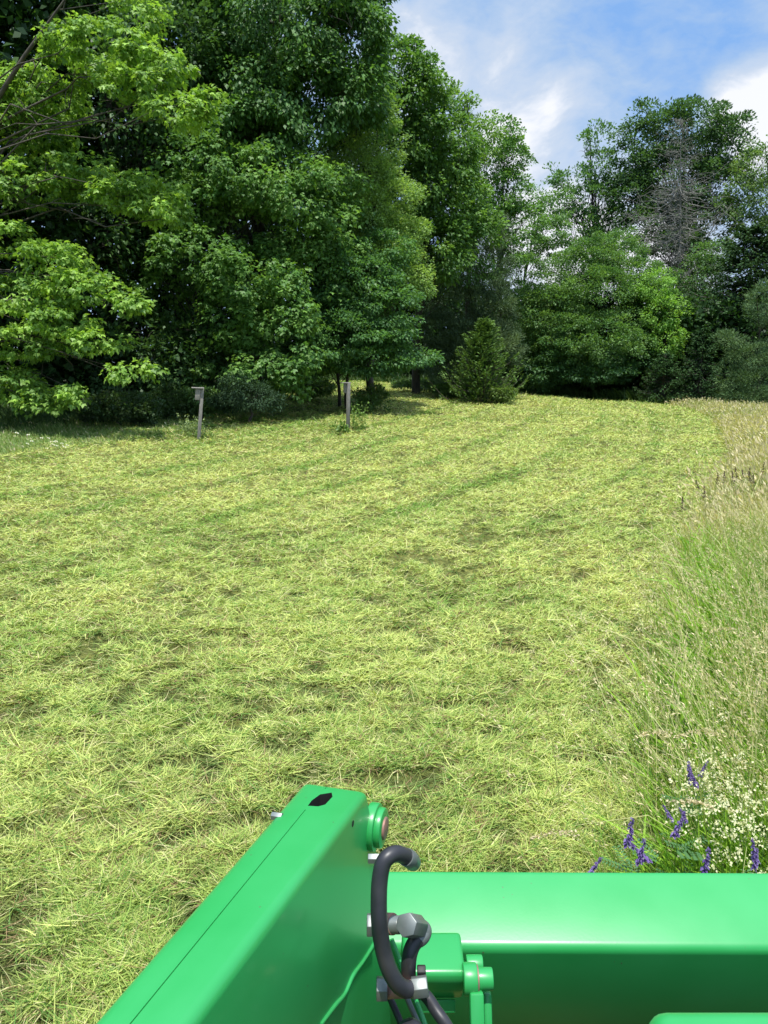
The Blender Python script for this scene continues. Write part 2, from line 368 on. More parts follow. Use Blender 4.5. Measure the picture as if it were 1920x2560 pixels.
grass_area('broad_grass', 'fresh green broad blades low in the near meadow', 'green grass', 52000, 2.3, 9, 6, 38, bkeep, lambda x, y: (.50 + .16 * fbm(x * 2, y * 2, 2, 4)) * (.85 + .15 * sstep(3.2, 5, y)),
           lambda x, y, n: mixcol((.12, .29, .022), (.34, .53, .06), rng.random(n)), lambda x, y: 0 * x, wmul=2.5)
# rough green grass left standing under the left wood
def lk(x, y): return (x < -4.6) & (y > np.interp(x, [-14, -9, -7, -4.5], [17.2, 17.6, 20.5, 28]) + rng.normal(0, .35, len(x))) & (y < wood(x) + 2.5)
grass_area('rough_grass', 'darker uncut grass below the left trees behind the first nest box', 'rough grass', 150000, 14, 36, -34, 0, lk,
           lambda x, y: .14 + .16 * sstep(-8, -10.5, x) * (.5 + fbm(x, y, 2, 5)), lambda x, y, n: mixcol((.11, .22, .045), (.34, .42, .13), np.clip(rng.normal(.45, .3, n), 0, 1)),
           lambda x, y: .05, wmul=.9)
def uk(x, y): return (y > wood(x) - .3 + rng.normal(0, .35, len(x))) & (y < wood(x) + 4)
grass_area('undergrowth', 'dark leafy undergrowth along the foot of the wood', 'undergrowth', 260000, 20, 62, -34, 34, uk,
           lambda x, y: .3 + .9 * fbm(x * .5, y * .5, 3, 8) ** 2 * 1.6, lambda x, y, n: mixcol((.04, .09, .022), (.11, .18, .04), np.clip(rng.normal(.35, .3, n), 0, 1)),
           lambda x, y: .9, wmul=1.3, seedcol=(.06, .12, .03))

# ------------------------------------------------------------------ trees
def limbs_for(acc, root, targets, r0, K=6, sag=.12):
    root = np.asarray(root); T = np.asarray(targets); n = len(T); t = np.linspace(0, 1, K)[None, :, None]
    P = root[:, None] * (1 - t) + T[:, None] * t; Ln = np.linalg.norm(T - root, axis=1)
    P[..., 2] += (np.sin(t[..., 0] * math.pi) * Ln[:, None] * sag)
    P[:, 1:-1] += rng.normal(0, .035, (n, K - 2, 3)) * Ln[:, None, None]
    R = r0[:, None] * (1 - .85 * t[..., 0]); v, f = tubes(P, R, 5); acc.add(v, f, (1, 1, 1)); return P
def tree(name, label, base, lobes, dark, light, leaf=.13, dens=1.0, droop=.35, puff=.55, group=None, maple=False, trunk_r=None, cat='tree', limbs=7, wd=.30, mat=None, flat=.6, ntr=1, gap=.0):
    """base (px,py,Y) and lobes (px,py,Y,rx,ry) sized in photo pixels at their own distance; the depth radius equals the width"""
    bx = at(*base); bx[2] = float(height(bx[0], bx[1])) - .05
    root = empty(name, bx, label, cat, group)
    ac = Acc(); tk = Acc(); LB = []
    for (px, py, Y, rx, ry) in lobes:
        LB.append((at(px, py, Y), np.array([rx, rx, ry]) * Y / 1923))
    top = max(c[2] + r[2] * .4 for c, r in LB); cx = np.mean([c[0] for c, r in LB]); cyy = np.mean([c[1] for c, r in LB])
    tr = trunk_r or .010 * (top - bx[2]) + .04
    K = 9; tt = np.linspace(0, 1, K)
    for q in range(ntr):
        off = np.array([rng.normal(0, .25), rng.normal(0, .25), 0]) * (q > 0)
        axis = np.stack([bx[0] + off[0] + (cx + off[0] * 3 - bx[0]) * tt ** 1.5, bx[1] + off[1] + (cyy - bx[1]) * tt ** 1.5, bx[2] + (top - bx[2]) * tt], 1); axis[1:-1, :2] += rng.normal(0, .07, (K - 2, 2))
        v, f = tubes(axis[None], (tr * (1.25 - 1.15 * tt ** .8))[None] / (1 + .4 * (ntr > 1)), 9); tk.add(v, f, (1, 1, 1))
    for (c, r) in LB:
        area = 4 * math.pi * ((r[0] * r[1]) ** 1.6 / 3 + 2 * (r[0] * r[2]) ** 1.6 / 3) ** (1 / 1.6)
        npf = max(5, int(area / (puff * puff) * .62 * (1 - gap))); dr = norm(rng.normal(0, 1, (npf, 3)))
        rad = rng.uniform(.45, 1.0, npf) ** .55
        rad *= .82 + .36 * fbm(dr[:, 0] * 2.3 + c[0], dr[:, 2] * 2.3 + dr[:, 1] * 1.7, 2, 3)
        pc = c + dr * r * rad[:, None]; k = pc[:, 2] > height(pc[:, 0], pc[:, 1]) + .25; pc, dr = pc[k], dr[k]; npf = len(pc)
        if npf == 0: continue
        pr = puff * rng.uniform(.6, 1.35, npf); nl = int(15 * dens * (puff / leaf) ** 2 * .13 * 2.2); nl = max(int(nl * (1 if maple else 2.0)), 8)
        D = norm(rng.normal(0, 1, (npf, nl, 3)) + .5 * dr[:, None] + np.array([0, 0, .25])); s = rng.random((npf, nl, 1)) ** .45
        P = pc[:, None] + D * s * pr[:, None, None] * np.array([1, 1, flat])
        A = D * .6 + dr[:, None] * .5 + np.array([0, 0, -droop]) + rng.normal(0, .45, (npf, nl, 3))
        Nn = np.array([0, 0, .8]) + D * .7 + rng.normal(0, .45, (npf, nl, 3))
        pt = np.clip(rng.normal(.4, .22, npf), 0, 1)[:, None] + rng.normal(0, .2, (npf, nl)); cc = mixcol(dark, light, np.clip(pt, 0, 1).ravel())
        cc = cc * 1.45 * rng.uniform(.8, 1.2, (len(cc), 1)) + np.array([.012, .003, .010])
        LL = (leaf * rng.uniform(.65, 1.25, npf * nl))
        P, A, Nn = P.reshape(-1, 3), A.reshape(-1, 3), Nn.reshape(-1, 3)
        if maple: v, f = lobed(P, A, Nn, LL); ac.add(v, f, np.tile(cc, (3, 1)))
        else: v, f = leaves(P, A, Nn, LL, wd); ac.add(v, f, cc)
        m_ = min(npf, limbs); sel = rng.choice(npf, m_, replace=False); T = pc[sel]
        hz = np.clip((T[:, 2] - bx[2]) * rng.uniform(.45, .8, m_), .8, None) / max(top - bx[2], .1)
        rt = np.stack([np.interp(np.clip(hz, 0, 1), tt, axis[:, q]) for q in range(3)], 1)
        Pl = limbs_for(tk, rt, T, np.full(m_, tr * .22) * rng.uniform(.5, 1, m_))
        # twigs off each limb
        ks = rng.integers(2, 5, m_ * 3); src = Pl[np.repeat(np.arange(m_), 3), ks]; tg = src + rng.normal(0, puff * .9, (m_ * 3, 3))
        limbs_for(tk, src, tg, np.full(m_ * 3, tr * .07), K=4)
    tk.build('trunk', M_bark, root, True); ac.build('crown', mat or M_leaf, root)
    return root
LD, LM, LY = (.030, .085, .020), (.060, .150, .028), (.17, .31, .045)
WG = 'trees along the edge of the wood'
# the wood behind everything, closing the gaps of the edge trees
def woodland():
    ac = Acc(); n = 300000
    x = np.where(rng.random(n) < .68, rng.uniform(-34, 1, n), rng.uniform(-2, 30, n)); dep = rng.uniform(3.0, 9, n); hh = np.interp(x, [-34, -8, -3, 2, 6, 9, 30], [19, 19, 17, 12, 6.5, 6.0, 6.5]) * (.75 + .4 * fbm(x * .35, dep * .3, 3, 77))
    y = wood(x) + dep; z = rng.random(n) * hh + base_h(x, y); P = np.stack([x, y, z], 1)
    P += rng.normal(0, .3, P.shape)
    v, f = leaves(P, rng.normal(0, 1, P.shape) + np.array([0, 0, -.4]), rng.normal(0, .6, P.shape) + np.array([0, -.2, .7]), rng.uniform(.20, .42, n), .34)
    ac.add(v, f, mixcol((.022, .06, .016), (.05, .12, .025), np.clip(rng.normal(.4, .3, n), 0, 1)))
    o = ac.build('woodland', M_leaf); tag(o, 'dense dark woodland filling in behind the trees of the edge', 'woodland', kind='stuff')
woodland()

# near maple whose sprays hang in from the left
tree('maple_tree', 'nearest maple with bright yellow-green leaf sprays reaching in from the left edge', (-330, 1010, 24),
     [(px, py, Y * 1.50, rx * .95, ry * .72) for px, py, Y, rx, ry in [(250, 120, 15, 120, 60), (380, 160, 15, 85, 50), (170, 170, 15.5, 70, 65), (340, 40, 15.5, 60, 40), (330, 220, 14.6, 80, 45), (440, 285, 14.5, 75, 42), (500, 250, 14.6, 35, 25),
      (60, 210, 16, 80, 45), (110, 250, 16, 110, 50), (60, 330, 16, 120, 45), (190, 420, 15.5, 90, 45), (60, 460, 15.5, 110, 60),
      (300, 490, 15, 80, 42), (410, 530, 14.8, 65, 38), (370, 470, 15.2, 90, 40), (30, 600, 15, 70, 45), (120, 650, 14.4, 90, 50), (40, 730, 14.6, 110, 60), (200, 720, 14.2, 80, 48), (300, 760, 14, 60, 34),
      (150, 800, 14.2, 90, 45), (250, 850, 14, 70, 38), (330, 930, 13.8, 50, 26), (60, 860, 14.5, 100, 50), (200, 985, 14, 46, 30), (120, 1000, 14.4, 70, 28), (20, 960, 14.6, 80, 50)]],
     (.080, .17, .028), (.25, .40, .060), leaf=.135, dens=1.15, gap=.22, droop=.9, puff=.40, maple=True, trunk_r=.24, limbs=2, flat=.5)
tree('maple_tree', 'broad maple with a drooping leafy skirt behind the first nest box', (470, 1005, 30),
     [(px, py, Y * 1.12, rx, ry) for px, py, Y, rx, ry in [(620, 690, 24, 120, 75), (700, 770, 24, 80, 85), (600, 800, 24.3, 90, 80), (720, 870, 23.6, 62, 80), (660, 930, 23.6, 90, 38), (740, 940, 23.4, 40, 34), (560, 900, 24.5, 70, 50), (480, 640, 24.5, 100, 60),
      (640, 450, 25, 120, 70), (760, 480, 25, 90, 70), (520, 420, 25, 110, 55), (800, 580, 26, 100, 80), (850, 480, 26.5, 60, 70), (740, 620, 26, 110, 60), (380, 720, 26, 110, 80), (470, 520, 25.5, 120, 60), (810, 710, 26, 70, 70)]],
     (.058, .145, .028), (.135, .255, .048), leaf=.145, dens=.9, droop=.9, puff=.60, group=WG, maple=True, limbs=4)
tree('forest_tree', 'tall dark broadleaf rising out of the top of the photo left of the sky', (640, 1000, 31),
     [(700, 60, 30, 170, 110), (840, 90, 30, 110, 120), (870, 240, 30, 90, 90), (760, 250, 29.5, 130, 90), (900, -20, 31, 60, 90), (600, 250, 30, 130, 100), (640, 330, 29, 120, 60), (480, 330, 30, 110, 80), (560, 20, 31, 140, 90), (820, -80, 31, 120, 80)],
     (.035, .10, .022), (.085, .19, .038), leaf=.19, dens=.95, droop=.9, puff=.75, group=WG, limbs=8)
tree('forest_tree', 'dark crown with bare inner branches behind the bright maple sprays', (330, 1000, 29),
     [(300, 300, 29, 180, 110), (120, 100, 29, 170, 150), (400, 120, 29, 150, 90), (180, 560, 28, 180, 100), (60, 800, 27, 150, 120), (330, 900, 28, 140, 90), (470, 900, 28, 110, 100)],
     (.025, .07, .018), (.055, .13, .028), leaf=.20, dens=.8, puff=.8, group=WG, limbs=16)
tree('forest_tree', 'rounded dark green crown stepping down to the sky, above the pale feathery tree', (1040, 975, 40),
     [(1000, 220, 36, 90, 90), (1060, 290, 36, 75, 80), (980, 330, 36, 110, 100), (1110, 400, 37, 75, 100), (1050, 470, 37, 110, 100), (1140, 520, 38, 80, 90), (1060, 620, 37, 110, 80), (980, 160, 36, 60, 50), (1180, 600, 39, 60, 80)],
     (.045, .12, .024), (.12, .23, .042), leaf=.19, dens=.95, droop=.5, puff=.70, group=WG, limbs=8)
tree('forest_tree', 'yellow-green topped tree just left of the gap of sky', (1170, 975, 45),
     [(1165, 300, 42, 40, 45), (1195, 350, 42, 40, 60), (1180, 430, 42, 45, 60), (1130, 270, 42, 40, 45)], (.08, .17, .03), (.16, .27, .05), leaf=.17, dens=.7, puff=.6, group=WG, limbs=8, gap=.25)
tree('locust_tree', 'feathery pale yellow-green tree in the middle of the left tree wall', (930, 968, 33.5),
     [(px, py, Y * 1.13, rx, ry) for px, py, Y, rx, ry in [(900, 280, 28, 65, 50), (920, 350, 28, 80, 70), (880, 440, 28, 90, 70), (970, 500, 28, 70, 60), (900, 540, 28, 90, 60), (1000, 590, 28.5, 60, 60), (1020, 690, 28, 55, 60), (960, 650, 28, 80, 60)]],
     (.115, .215, .05), (.25, .365, .095), leaf=.11, dens=.7, droop=.25, puff=.50, group=WG, limbs=6, wd=.26)
tree('maple_tree', 'small dark blue-green maple on thin stems behind the second nest box', (865, 975, 31),
     [(px, py, Y * 1.12, rx, ry) for px, py, Y, rx, ry in [(880, 700, 26.5, 110, 75), (800, 790, 26.5, 80, 80), (940, 780, 26.3, 100, 90), (860, 850, 26, 130, 70), (990, 850, 26, 60, 50), (1050, 893, 25.8, 38, 16), (930, 900, 26, 100, 40), (940, 630, 27, 70, 45), (770, 890, 26, 60, 60)]],
     (.038, .11, .030), (.09, .20, .05), leaf=.13, dens=.95, droop=.4, puff=.45, group=WG, limbs=5, ntr=2, trunk_r=.09, flat=.42)
tree('forest_tree', 'slim leafy tree with sky showing through at the left side of the gap', (1240, 980, 48),
     [(1240, 345, 44, 60, 45), (1275, 400, 44, 48, 45), (1220, 420, 44, 60, 55), (1265, 480, 44, 55, 50), (1230, 540, 44, 65, 55), (1300, 560, 45, 55, 50), (1330, 500, 46, 28, 35), (1220, 640, 44, 80, 60)],
     (.05, .13, .028), (.12, .24, .05), leaf=.16, dens=.6, droop=.3, puff=.50, group=WG, limbs=8, gap=.2, flat=.4)
tree('forest_tree', 'thin open tree with a dark slanting branch against the white cloud', (1280, 980, 54),
     [(1370, 580, 50, 55, 35), (1310, 600, 50, 55, 45), (1290, 690, 48, 60, 60), (1370, 660, 50, 40, 25), (1310, 780, 47, 60, 80), (1390, 520, 50, 35, 40)],
     (.055, .13, .03), (.13, .24, .06), leaf=.14, dens=.6, puff=.5, group=WG, limbs=6, gap=.25, flat=.35, trunk_r=.16)
tree('forest_tree', 'slim tree with ragged pointed tips standing alone against the sky right of the gap', (1490, 990, 64),
     [(1490, 350, 60, 30, 40), (1500, 420, 60, 42, 40), (1440, 450, 60, 50, 28), (1385, 430, 60, 16, 22), (1400, 510, 60, 40, 30), (1490, 500, 60, 60, 40), (1440, 570, 60, 70, 42), (1540, 420, 60, 22, 45), (1530, 560, 60, 50, 50)],
     (.045, .12, .035), (.10, .20, .06), leaf=.22, dens=.48, droop=-.2, puff=.62, group=WG, limbs=9, gap=.15, flat=.5)
tree('forest_tree', 'broad dark round-topped tree behind the bare grey conifer', (1700, 1000, 62),
     [(1660, 345, 58, 70, 70), (1740, 315, 58, 80, 60), (1590, 390, 58, 50, 80), (1810, 360, 58, 60, 60), (1850, 330, 58, 28, 40), (1580, 500, 58, 60, 60), (1680, 450, 58, 100, 80), (1790, 460, 58, 80, 70), (1630, 570, 57, 80, 50), (1760, 560, 57, 90, 60), (1700, 640, 56, 80, 50), (1600,290,58,22,25)],
     (.026, .075, .022), (.062, .135, .034), leaf=.22, dens=.75, droop=.2, puff=.75, group=WG, limbs=12, gap=.1)
tree('forest_tree', 'lighter green crown cut by the right edge above the dark hemlock', (1930, 1000, 58),
     [(1890, 420, 54, 50, 45), (1930, 500, 54, 60, 60), (1860, 500, 54, 45, 50), (1900, 590, 54, 70, 50), (1935, 380, 54, 30, 30)], (.06, .13, .032), (.13, .21, .055), leaf=.18, dens=.5, puff=.6, group=WG, limbs=10, gap=.2)
tree('bushy_tree', 'big rounded bushy tree at the far end of the mown field', (1500, 1000, 50),
     [(1490, 650, 47, 70, 60), (1550, 640, 47, 50, 45), (1420, 690, 47, 60, 60), (1590, 700, 47, 60, 50), (1500, 740, 46, 110, 70), (1400, 790, 46, 80, 80), (1620, 770, 46, 60, 70), (1350, 800, 46, 50, 80), (1490, 850, 45.5, 140, 70), (1360, 900, 46, 60, 60)],
     (.046, .122, .028), (.125, .225, .055), leaf=.13, dens=.80, droop=.15, puff=.55, group=WG, limbs=6)
tree('bushy_tree', 'low dark maple on thin stems under the rounded bushy tree', (1470, 1005, 47.5),
     [(1450, 890, 45, 90, 50), (1540, 900, 45, 80, 50), (1370, 930, 45.5, 60, 40), (1600, 880, 45, 50, 60), (1500, 930, 44.5, 90, 25)],
     (.028, .085, .026), (.065, .16, .045), leaf=.15, dens=.8, puff=.5, group=WG, limbs=6, ntr=4, trunk_r=.08, flat=.35)
tree('bushy_tree', 'bright leafy sapling shining at the right shoulder of the bushy tree', (1660, 1005, 45),
     [(1650, 780, 44, 38, 50), (1665, 850, 44, 38, 45), (1640, 715, 44.5, 38, 35), (1690, 780, 44.5, 25, 30)], (.11, .23, .035), (.20, .36, .06), leaf=.14, dens=.7, puff=.4, group=WG, limbs=5, trunk_r=.07)
tree('bushy_tree', 'dull green bushy tree between the bare conifer and the hemlock', (1740, 1005, 52),
     [(1740, 700, 50, 70, 50), (1700, 760, 50, 50, 60), (1780, 650, 50, 50, 40), (1760, 800, 49, 70, 60), (1720, 860, 48, 60, 50), (1560, 600, 52, 30, 30)], (.045, .115, .032), (.10, .19, .05), leaf=.16, dens=.7, puff=.55, group=WG, limbs=5)

# conifers ----------------------------------------------------
def conifer(name, label, base, toppx, halfw, dark, light, up=.15, levels=26, nper=9, needle=.12, group=None, skirt=.0, power=.8, dens=1.0, sprayw=.35, cat='conifer', wig=.15, nw=.16):
    b = at(*base); b[2] = float(height(b[0], b[1])) - .05; tp = at(base[0], toppx, base[2]); H = tp[2] - b[2]; Rm = halfw * base[2] / 1923
    root = empty(name, b, label, cat, group); tk = Acc(); ac = Acc(); K = 8; tt = np.linspace(0, 1, K)
    ax = np.stack([b[0] + 0 * tt, b[1] + 0 * tt, b[2] + H * tt], 1); v, f = tubes(ax[None], (.022 * H * (1.02 - tt))[None], 8); tk.add(v, f, (1, 1, 1))
    n = levels * nper; hs = np.clip(skirt + (1 - skirt) * (np.repeat(np.arange(levels), nper) + rng.random(n)) / levels, 0, .985)
    Ln = Rm * ((1 - hs) ** power) * rng.uniform(1 - wig * 2, 1 + wig, n) + .08; azz = rng.uniform(0, 6.283, n)
    r0 = np.stack([b[0] + 0 * hs, b[1] + 0 * hs, b[2] + H * hs], 1)
    dr = np.stack([np.cos(azz), np.sin(azz), np.full(n, up)], 1)
    K2 = 5; t2 = np.linspace(0, 1, K2)[None, :, None]; P = r0[:, None] + dr[:, None] * Ln[:, None, None] * t2; P[..., 2] += (-.22 * np.sin(t2[..., 0] * 2.6) + .12 * t2[..., 0] ** 3) * Ln[:, None]
    v, f = tubes(P, (.012 * Ln + .006)[:, None] * (1.1 - t2[..., 0]), 4); tk.add(v, f, (1, 1, 1))
    m_ = int(46 * dens); s = rng.random((n, m_)) ** .75 * .97 + .03
    idx = s * (K2 - 1); i0 = np.clip(idx.astype(int), 0, K2 - 2); fr = (idx - i0)[..., None]; ar = np.arange(n)[:, None]
    Q = P[ar, i0] * (1 - fr) + P[ar, i0 + 1] * fr; side = np.stack([-np.sin(azz), np.cos(azz), 0 * azz], 1)
    spr = rng.normal(0, 1, (n, m_, 1)) * sprayw * (Ln[:, None, None] * (1.05 - s[..., None])) * .55
    Q = Q + side[:, None] * spr; Q[..., 2] += rng.normal(0, .05, (n, m_)) - np.abs(spr[..., 0]) * .12
    A = dr[:, None] * 1.0 + side[:, None] * np.sign(spr) * .8 + rng.normal(0, .35, (n, m_, 3)) + np.array([0, 0, up * .6 - .1])
    Q = Q.reshape(-1, 3); A = A.reshape(-1, 3); tip = np.clip(s.ravel() * .75 + rng.normal(0, .2, n * m_), 0, 1)
    v, f = leaves(Q, A, np.array([0, 0, 1.]) + rng.normal(0, .5, Q.shape), needle * rng.uniform(.6, 1.3, len(Q)), nw); ac.add(v, f, mixcol(dark, light, tip) * rng.uniform(.8, 1.2, (len(Q), 1)))
    tk.build('trunk', M_bark, root, True); ac.build('crown', M_needle, root); return root
CG = 'conifers along the edge of the wood'
# white pines: soft needle tufts in lobes
PD, PL = (.030, .065, .028), (.10, .155, .060)
def pine(name, label, base, lobes, dark=PD, light=PL, group=CG, dens=1.0): return tree(name, label, base, lobes, dark, light, leaf=.17, dens=dens, droop=-.35, puff=.42, group=group, cat='conifer', wd=.09, mat=M_needle, flat=.55, limbs=6)
pine('pine_tree', 'soft dark pine standing behind the small pale conifer', (1190, 985, 42),
     [(1220, 590, 41, 40, 60), (1200, 680, 41, 70, 60), (1150, 760, 40, 80, 60), (1230, 770, 40, 60, 60), (1110, 840, 39.5, 60, 50), (1190, 860, 39.5, 100, 60), (1130, 920, 39, 80, 40), (1265, 870, 40, 40, 60)], dens=2.0)
pine('pine_tree', 'pine with pale soft tufts at the lower right edge above the meadow', (1900, 1005, 40),
     [(1835, 850, 38, 32, 26), (1870, 890, 38, 50, 30), (1900, 960, 37.5, 75, 36), (1830, 945, 38, 36, 30), (1930, 860, 38, 40, 60), (1920, 760, 38.5, 45, 50), (1860, 990, 37.5, 60, 20)], (.030, .075, .026), (.10, .165, .055), dens=2.0)
conifer('small_conifer', 'small pale conifer with upswept feathery sprays at the end of the mown strip', (1205, 985, 36), 802, 108, (.040, .105, .028), (.17, .285, .075), up=.45, levels=14, nper=16, needle=.17, power=.80, dens=1.0, sprayw=.5, wig=.3, nw=.16)
conifer('hemlock_tree', 'large dark hemlock rising at the right edge of the photo', (1850, 1005, 45), 560, 215, (.018, .055, .022), (.065, .125, .042), up=-.02, levels=32, nper=12, needle=.2, group=CG, power=.5, dens=1.8, sprayw=.5, wig=.25, nw=.25)
conifer('hemlock_tree', 'small dark hemlock left of the corner where the meadow begins', (1655, 1012, 42.5), 880, 75, (.025, .07, .026), (.07, .14, .045), up=.0, levels=12, nper=12, needle=.15, group=CG, power=.6, dens=.9, sprayw=.5)
conifer('hemlock_tree', 'narrow dark hemlock between the small hemlock and the tufted pine', (1745, 1012, 42), 820, 80, (.022, .062, .024), (.06, .12, .04), up=-.05, levels=15, nper=11, needle=.16, group=CG, power=.7, dens=.9, sprayw=.5)
# low dark shrub at the foot of the broad maple, and shrubs by the wood
tree('yew_shrub', 'low blackish-green shrub under the skirt of the broad maple', (625, 1030, 25.5), [(610, 985, 25.2, 62, 36), (655, 1000, 25, 38, 26), (570, 990, 25.4, 36, 32)], (.016, .045, .018), (.035, .08, .028), leaf=.09, dens=1.2, puff=.3, cat='shrub', wd=.18, mat=M_needle, trunk_r=.05, limbs=4)
SG = 'shrubs at the foot of the wood'
for (px, py, Y, r, h, lb, lt) in ((505, 1000, 26, 46, 30, 'leafy shrub directly behind the first nest box', (.09, .19, .04)), (925, 985, 30, 34, 22, 'spindly green shrub right of the second nest box', (.12, .22, .05)),
                                  (770, 965, 34, 60, 20, 'pale weedy shrub in the gap left of the second nest box', (.13, .24, .05)), (1150, 975, 38, 60, 16, 'low shrub at the left foot of the small pale conifer', (.08, .17, .035)),
                                  (1255, 985, 35.5, 34, 20, 'yellowish weeds at the right foot of the small pale conifer', (.15, .25, .05)), (1050, 968, 42, 70, 16, 'low green shrub on the field edge below the leaf spray', (.08, .17, .04)),
                                  (300, 1020, 24, 90, 40, 'dark shrub in the shade left of the first nest box', (.05, .11, .03)), (420, 1010, 26, 60, 44, 'shaded shrub between the maple trunk and the first nest box', (.06, .13, .03))):
    tree('shrub', lb, (px, py + 25, Y), [(px, py, Y, r, h), (px + r * .5, py + h * .3, Y - .3, r * .6, h * .7), (px - r * .5, py + h * .2, Y + .3, r * .6, h * .8)], tuple(c * .45 for c in lt), lt, leaf=.10, dens=.8, puff=.25, group=SG, cat='shrub', trunk_r=.03, limbs=4)

# dead bare conifer
def dead():
    b = at(1697, 1000, 52); b[2] = float(height(b[0], b[1])); tp = at(1702, 290, 52); H = tp[2] - b[2]
    root = empty('dead_conifer', b, 'bare dead grey conifer with fine drooping twigs in front of the dark tree', 'dead tree'); tk = Acc(); ac = Acc()
    tt = np.linspace(0, 1, 9); ax = np.stack([b[0] + (tp[0] - b[0]) * tt, b[1] + 0 * tt, b[2] + H * tt], 1); v, f = tubes(ax[None], (.20 * (1.03 - tt))[None], 8); tk.add(v, f, (1, 1, 1))
    n = 320; hs = rng.uniform(.12, .99, n); Ln = np.interp(hs, [0, .15, .45, .7, 1], [2.0, 3.4, 4.4, 3.0, .3]) * rng.uniform(.55, 1.1, n); azz = rng.uniform(0, 6.283, n)
    r0 = np.stack([np.interp(hs, tt, ax[:, k]) for k in range(3)], 1); dr = np.stack([np.cos(azz), np.sin(azz), rng.normal(.12, .18, n)], 1); t2 = np.linspace(0, 1, 6)[None, :, None]
    P = r0[:, None] + dr[:, None] * Ln[:, None, None] * t2; P[..., 2] += (-.16 * np.sin(t2[..., 0] * 3)) * Ln[:, None]; P[:, 2:] += rng.normal(0, .04, (n, 4, 3)) * Ln[:, None, None]
    v, f = tubes(P, (.030 * np.clip(Ln / 3, .35, 1))[:, None] * (1.15 - t2[..., 0]), 4); ac.add(v, f, (1, 1, 1))
    m_ = 11; ks = rng.integers(1, 6, n * m_); src = P[np.repeat(np.arange(n), m_), ks]; dd = np.repeat(dr, m_, 0) * .5 + rng.normal(0, .6, (n * m_, 3)) + np.array([0, 0, -.15]); l2 = rng.uniform(.25, .9, n * m_)[:, None] * np.repeat(np.clip(Ln / 3, .3, 1), m_)[:, None]
    q = np.stack([src, src + dd * l2 * .5 + np.array([0, 0, .03]), src + dd * l2 + rng.normal(0, .06, src.shape)], 1); v, f = tubes(q, np.tile([.012, .009, .005], (n * m_, 1)), 3); ac.add(v, f, (1, 1, 1))
    tk.build('trunk', M_dead, root, True); ac.build('branches', M_dead, root)
dead()

# ------------------------------------------------------------------ nest boxes on posts
def bm_obj(name, bm, mat, parent=None, sharp=40, smooth=True):
    me = bpy.data.meshes.new(name); bmesh.ops.recalc_face_normals(bm, faces=bm.faces); bm.to_mesh(me); bm.free(); me.materials.append(mat)
    if smooth:
        me.shade_smooth(); me.set_sharp_from_angle(angle=math.radians(sharp))
    o = bpy.data.objects.new(name, me); COL.objects.link(o)
    if parent is not None: o.parent = parent
    return o
def box(bm, c, s, rot=None, bev=0):
    M = Matrix.Translation(Vector(c)) @ (rot.to_4x4() if rot else Matrix.Identity(4)) @ Matrix.Diagonal((*s, 1))
    r = bmesh.ops.create_cube(bm, size=1, matrix=M)
    if bev:
        es = list({e for v in r['verts'] for e in v.link_edges}); bmesh.ops.bevel(bm, geom=es, offset=bev, segments=2, affect='EDGES', profile=.5)
    return r
def cyl(bm, p, q, r, seg=24, r2=None, bev=0):
    p, q = Vector(p), Vector(q); d = q - p
    M = Matrix.Translation((p + q) / 2) @ d.to_track_quat('Z', 'Y').to_matrix().to_4x4()
    g = bmesh.ops.create_cone(bm, cap_ends=True, segments=seg, radius1=r, radius2=r if r2 is None else r2, depth=d.length, matrix=M)
    if bev:
        es = [e for e in {e for v in g['verts'] for e in v.link_edges} if any(len(f.verts) > 4 for f in e.link_faces)]
        bmesh.ops.bevel(bm, geom=es, offset=bev, segments=2, affect='EDGES', profile=.5)
def nestbox(px, py, Y, hpx, lean, label, rz, faces):
    Y = gy(px, py); b = at(px, py, Y); gz = float(height(b[0], b[1])); h = hpx * Y * 1.02 / 1923
    r = empty('nest_box', (b[0], b[1], gz), label, 'nest box', 'weathered nest boxes on posts along the mown strip'); r.rotation_euler = (math.radians(1.5), math.radians(lean), math.radians(rz))
    k = h / 1.5
    bm = bmesh.new(); box(bm, (0, 0, h / 2 - .1), (.09, .09, h + .2), bev=.006); p_ = bm_obj('post', bm, M_wood, r)
    bm = bmesh.new(); w_ = .13 * k; s = faces
    x0 = s * (.045 + w_ / 2 + .002)
    box(bm, (x0, 0, h - .20 * k), (w_, .14 * k, .30 * k), bev=.004); bd = bm_obj('box', bm, M_wood, r)
    bm = bmesh.new(); cyl(bm, (x0 + s * (w_ / 2 - .005), 0, h - .13 * k), (x0 + s * (w_ / 2 + .004), 0, h - .13 * k), .022, 16); bm_obj('entrance_hole', bm, M_black, bd)
    bm = bmesh.new(); box(bm, (x0 + s * .02, 0, h - .03 * k), (w_ + .18 * k, .22 * k, .022), rot=Matrix.Rotation(math.radians(4 * s), 3, 'Y'), bev=.003); bm_obj('roof', bm, M_wood, r)
    return r
nestbox(496, 1098, 21.5, 134, 6.5, 'grey wooden nest box on the taller leaning post, left of the two', 12, -1)
nestbox(870, 1072, 26.0, 112, 3.8, 'grey wooden nest box on the farther post, right of the two, beside weeds', -50, -1)

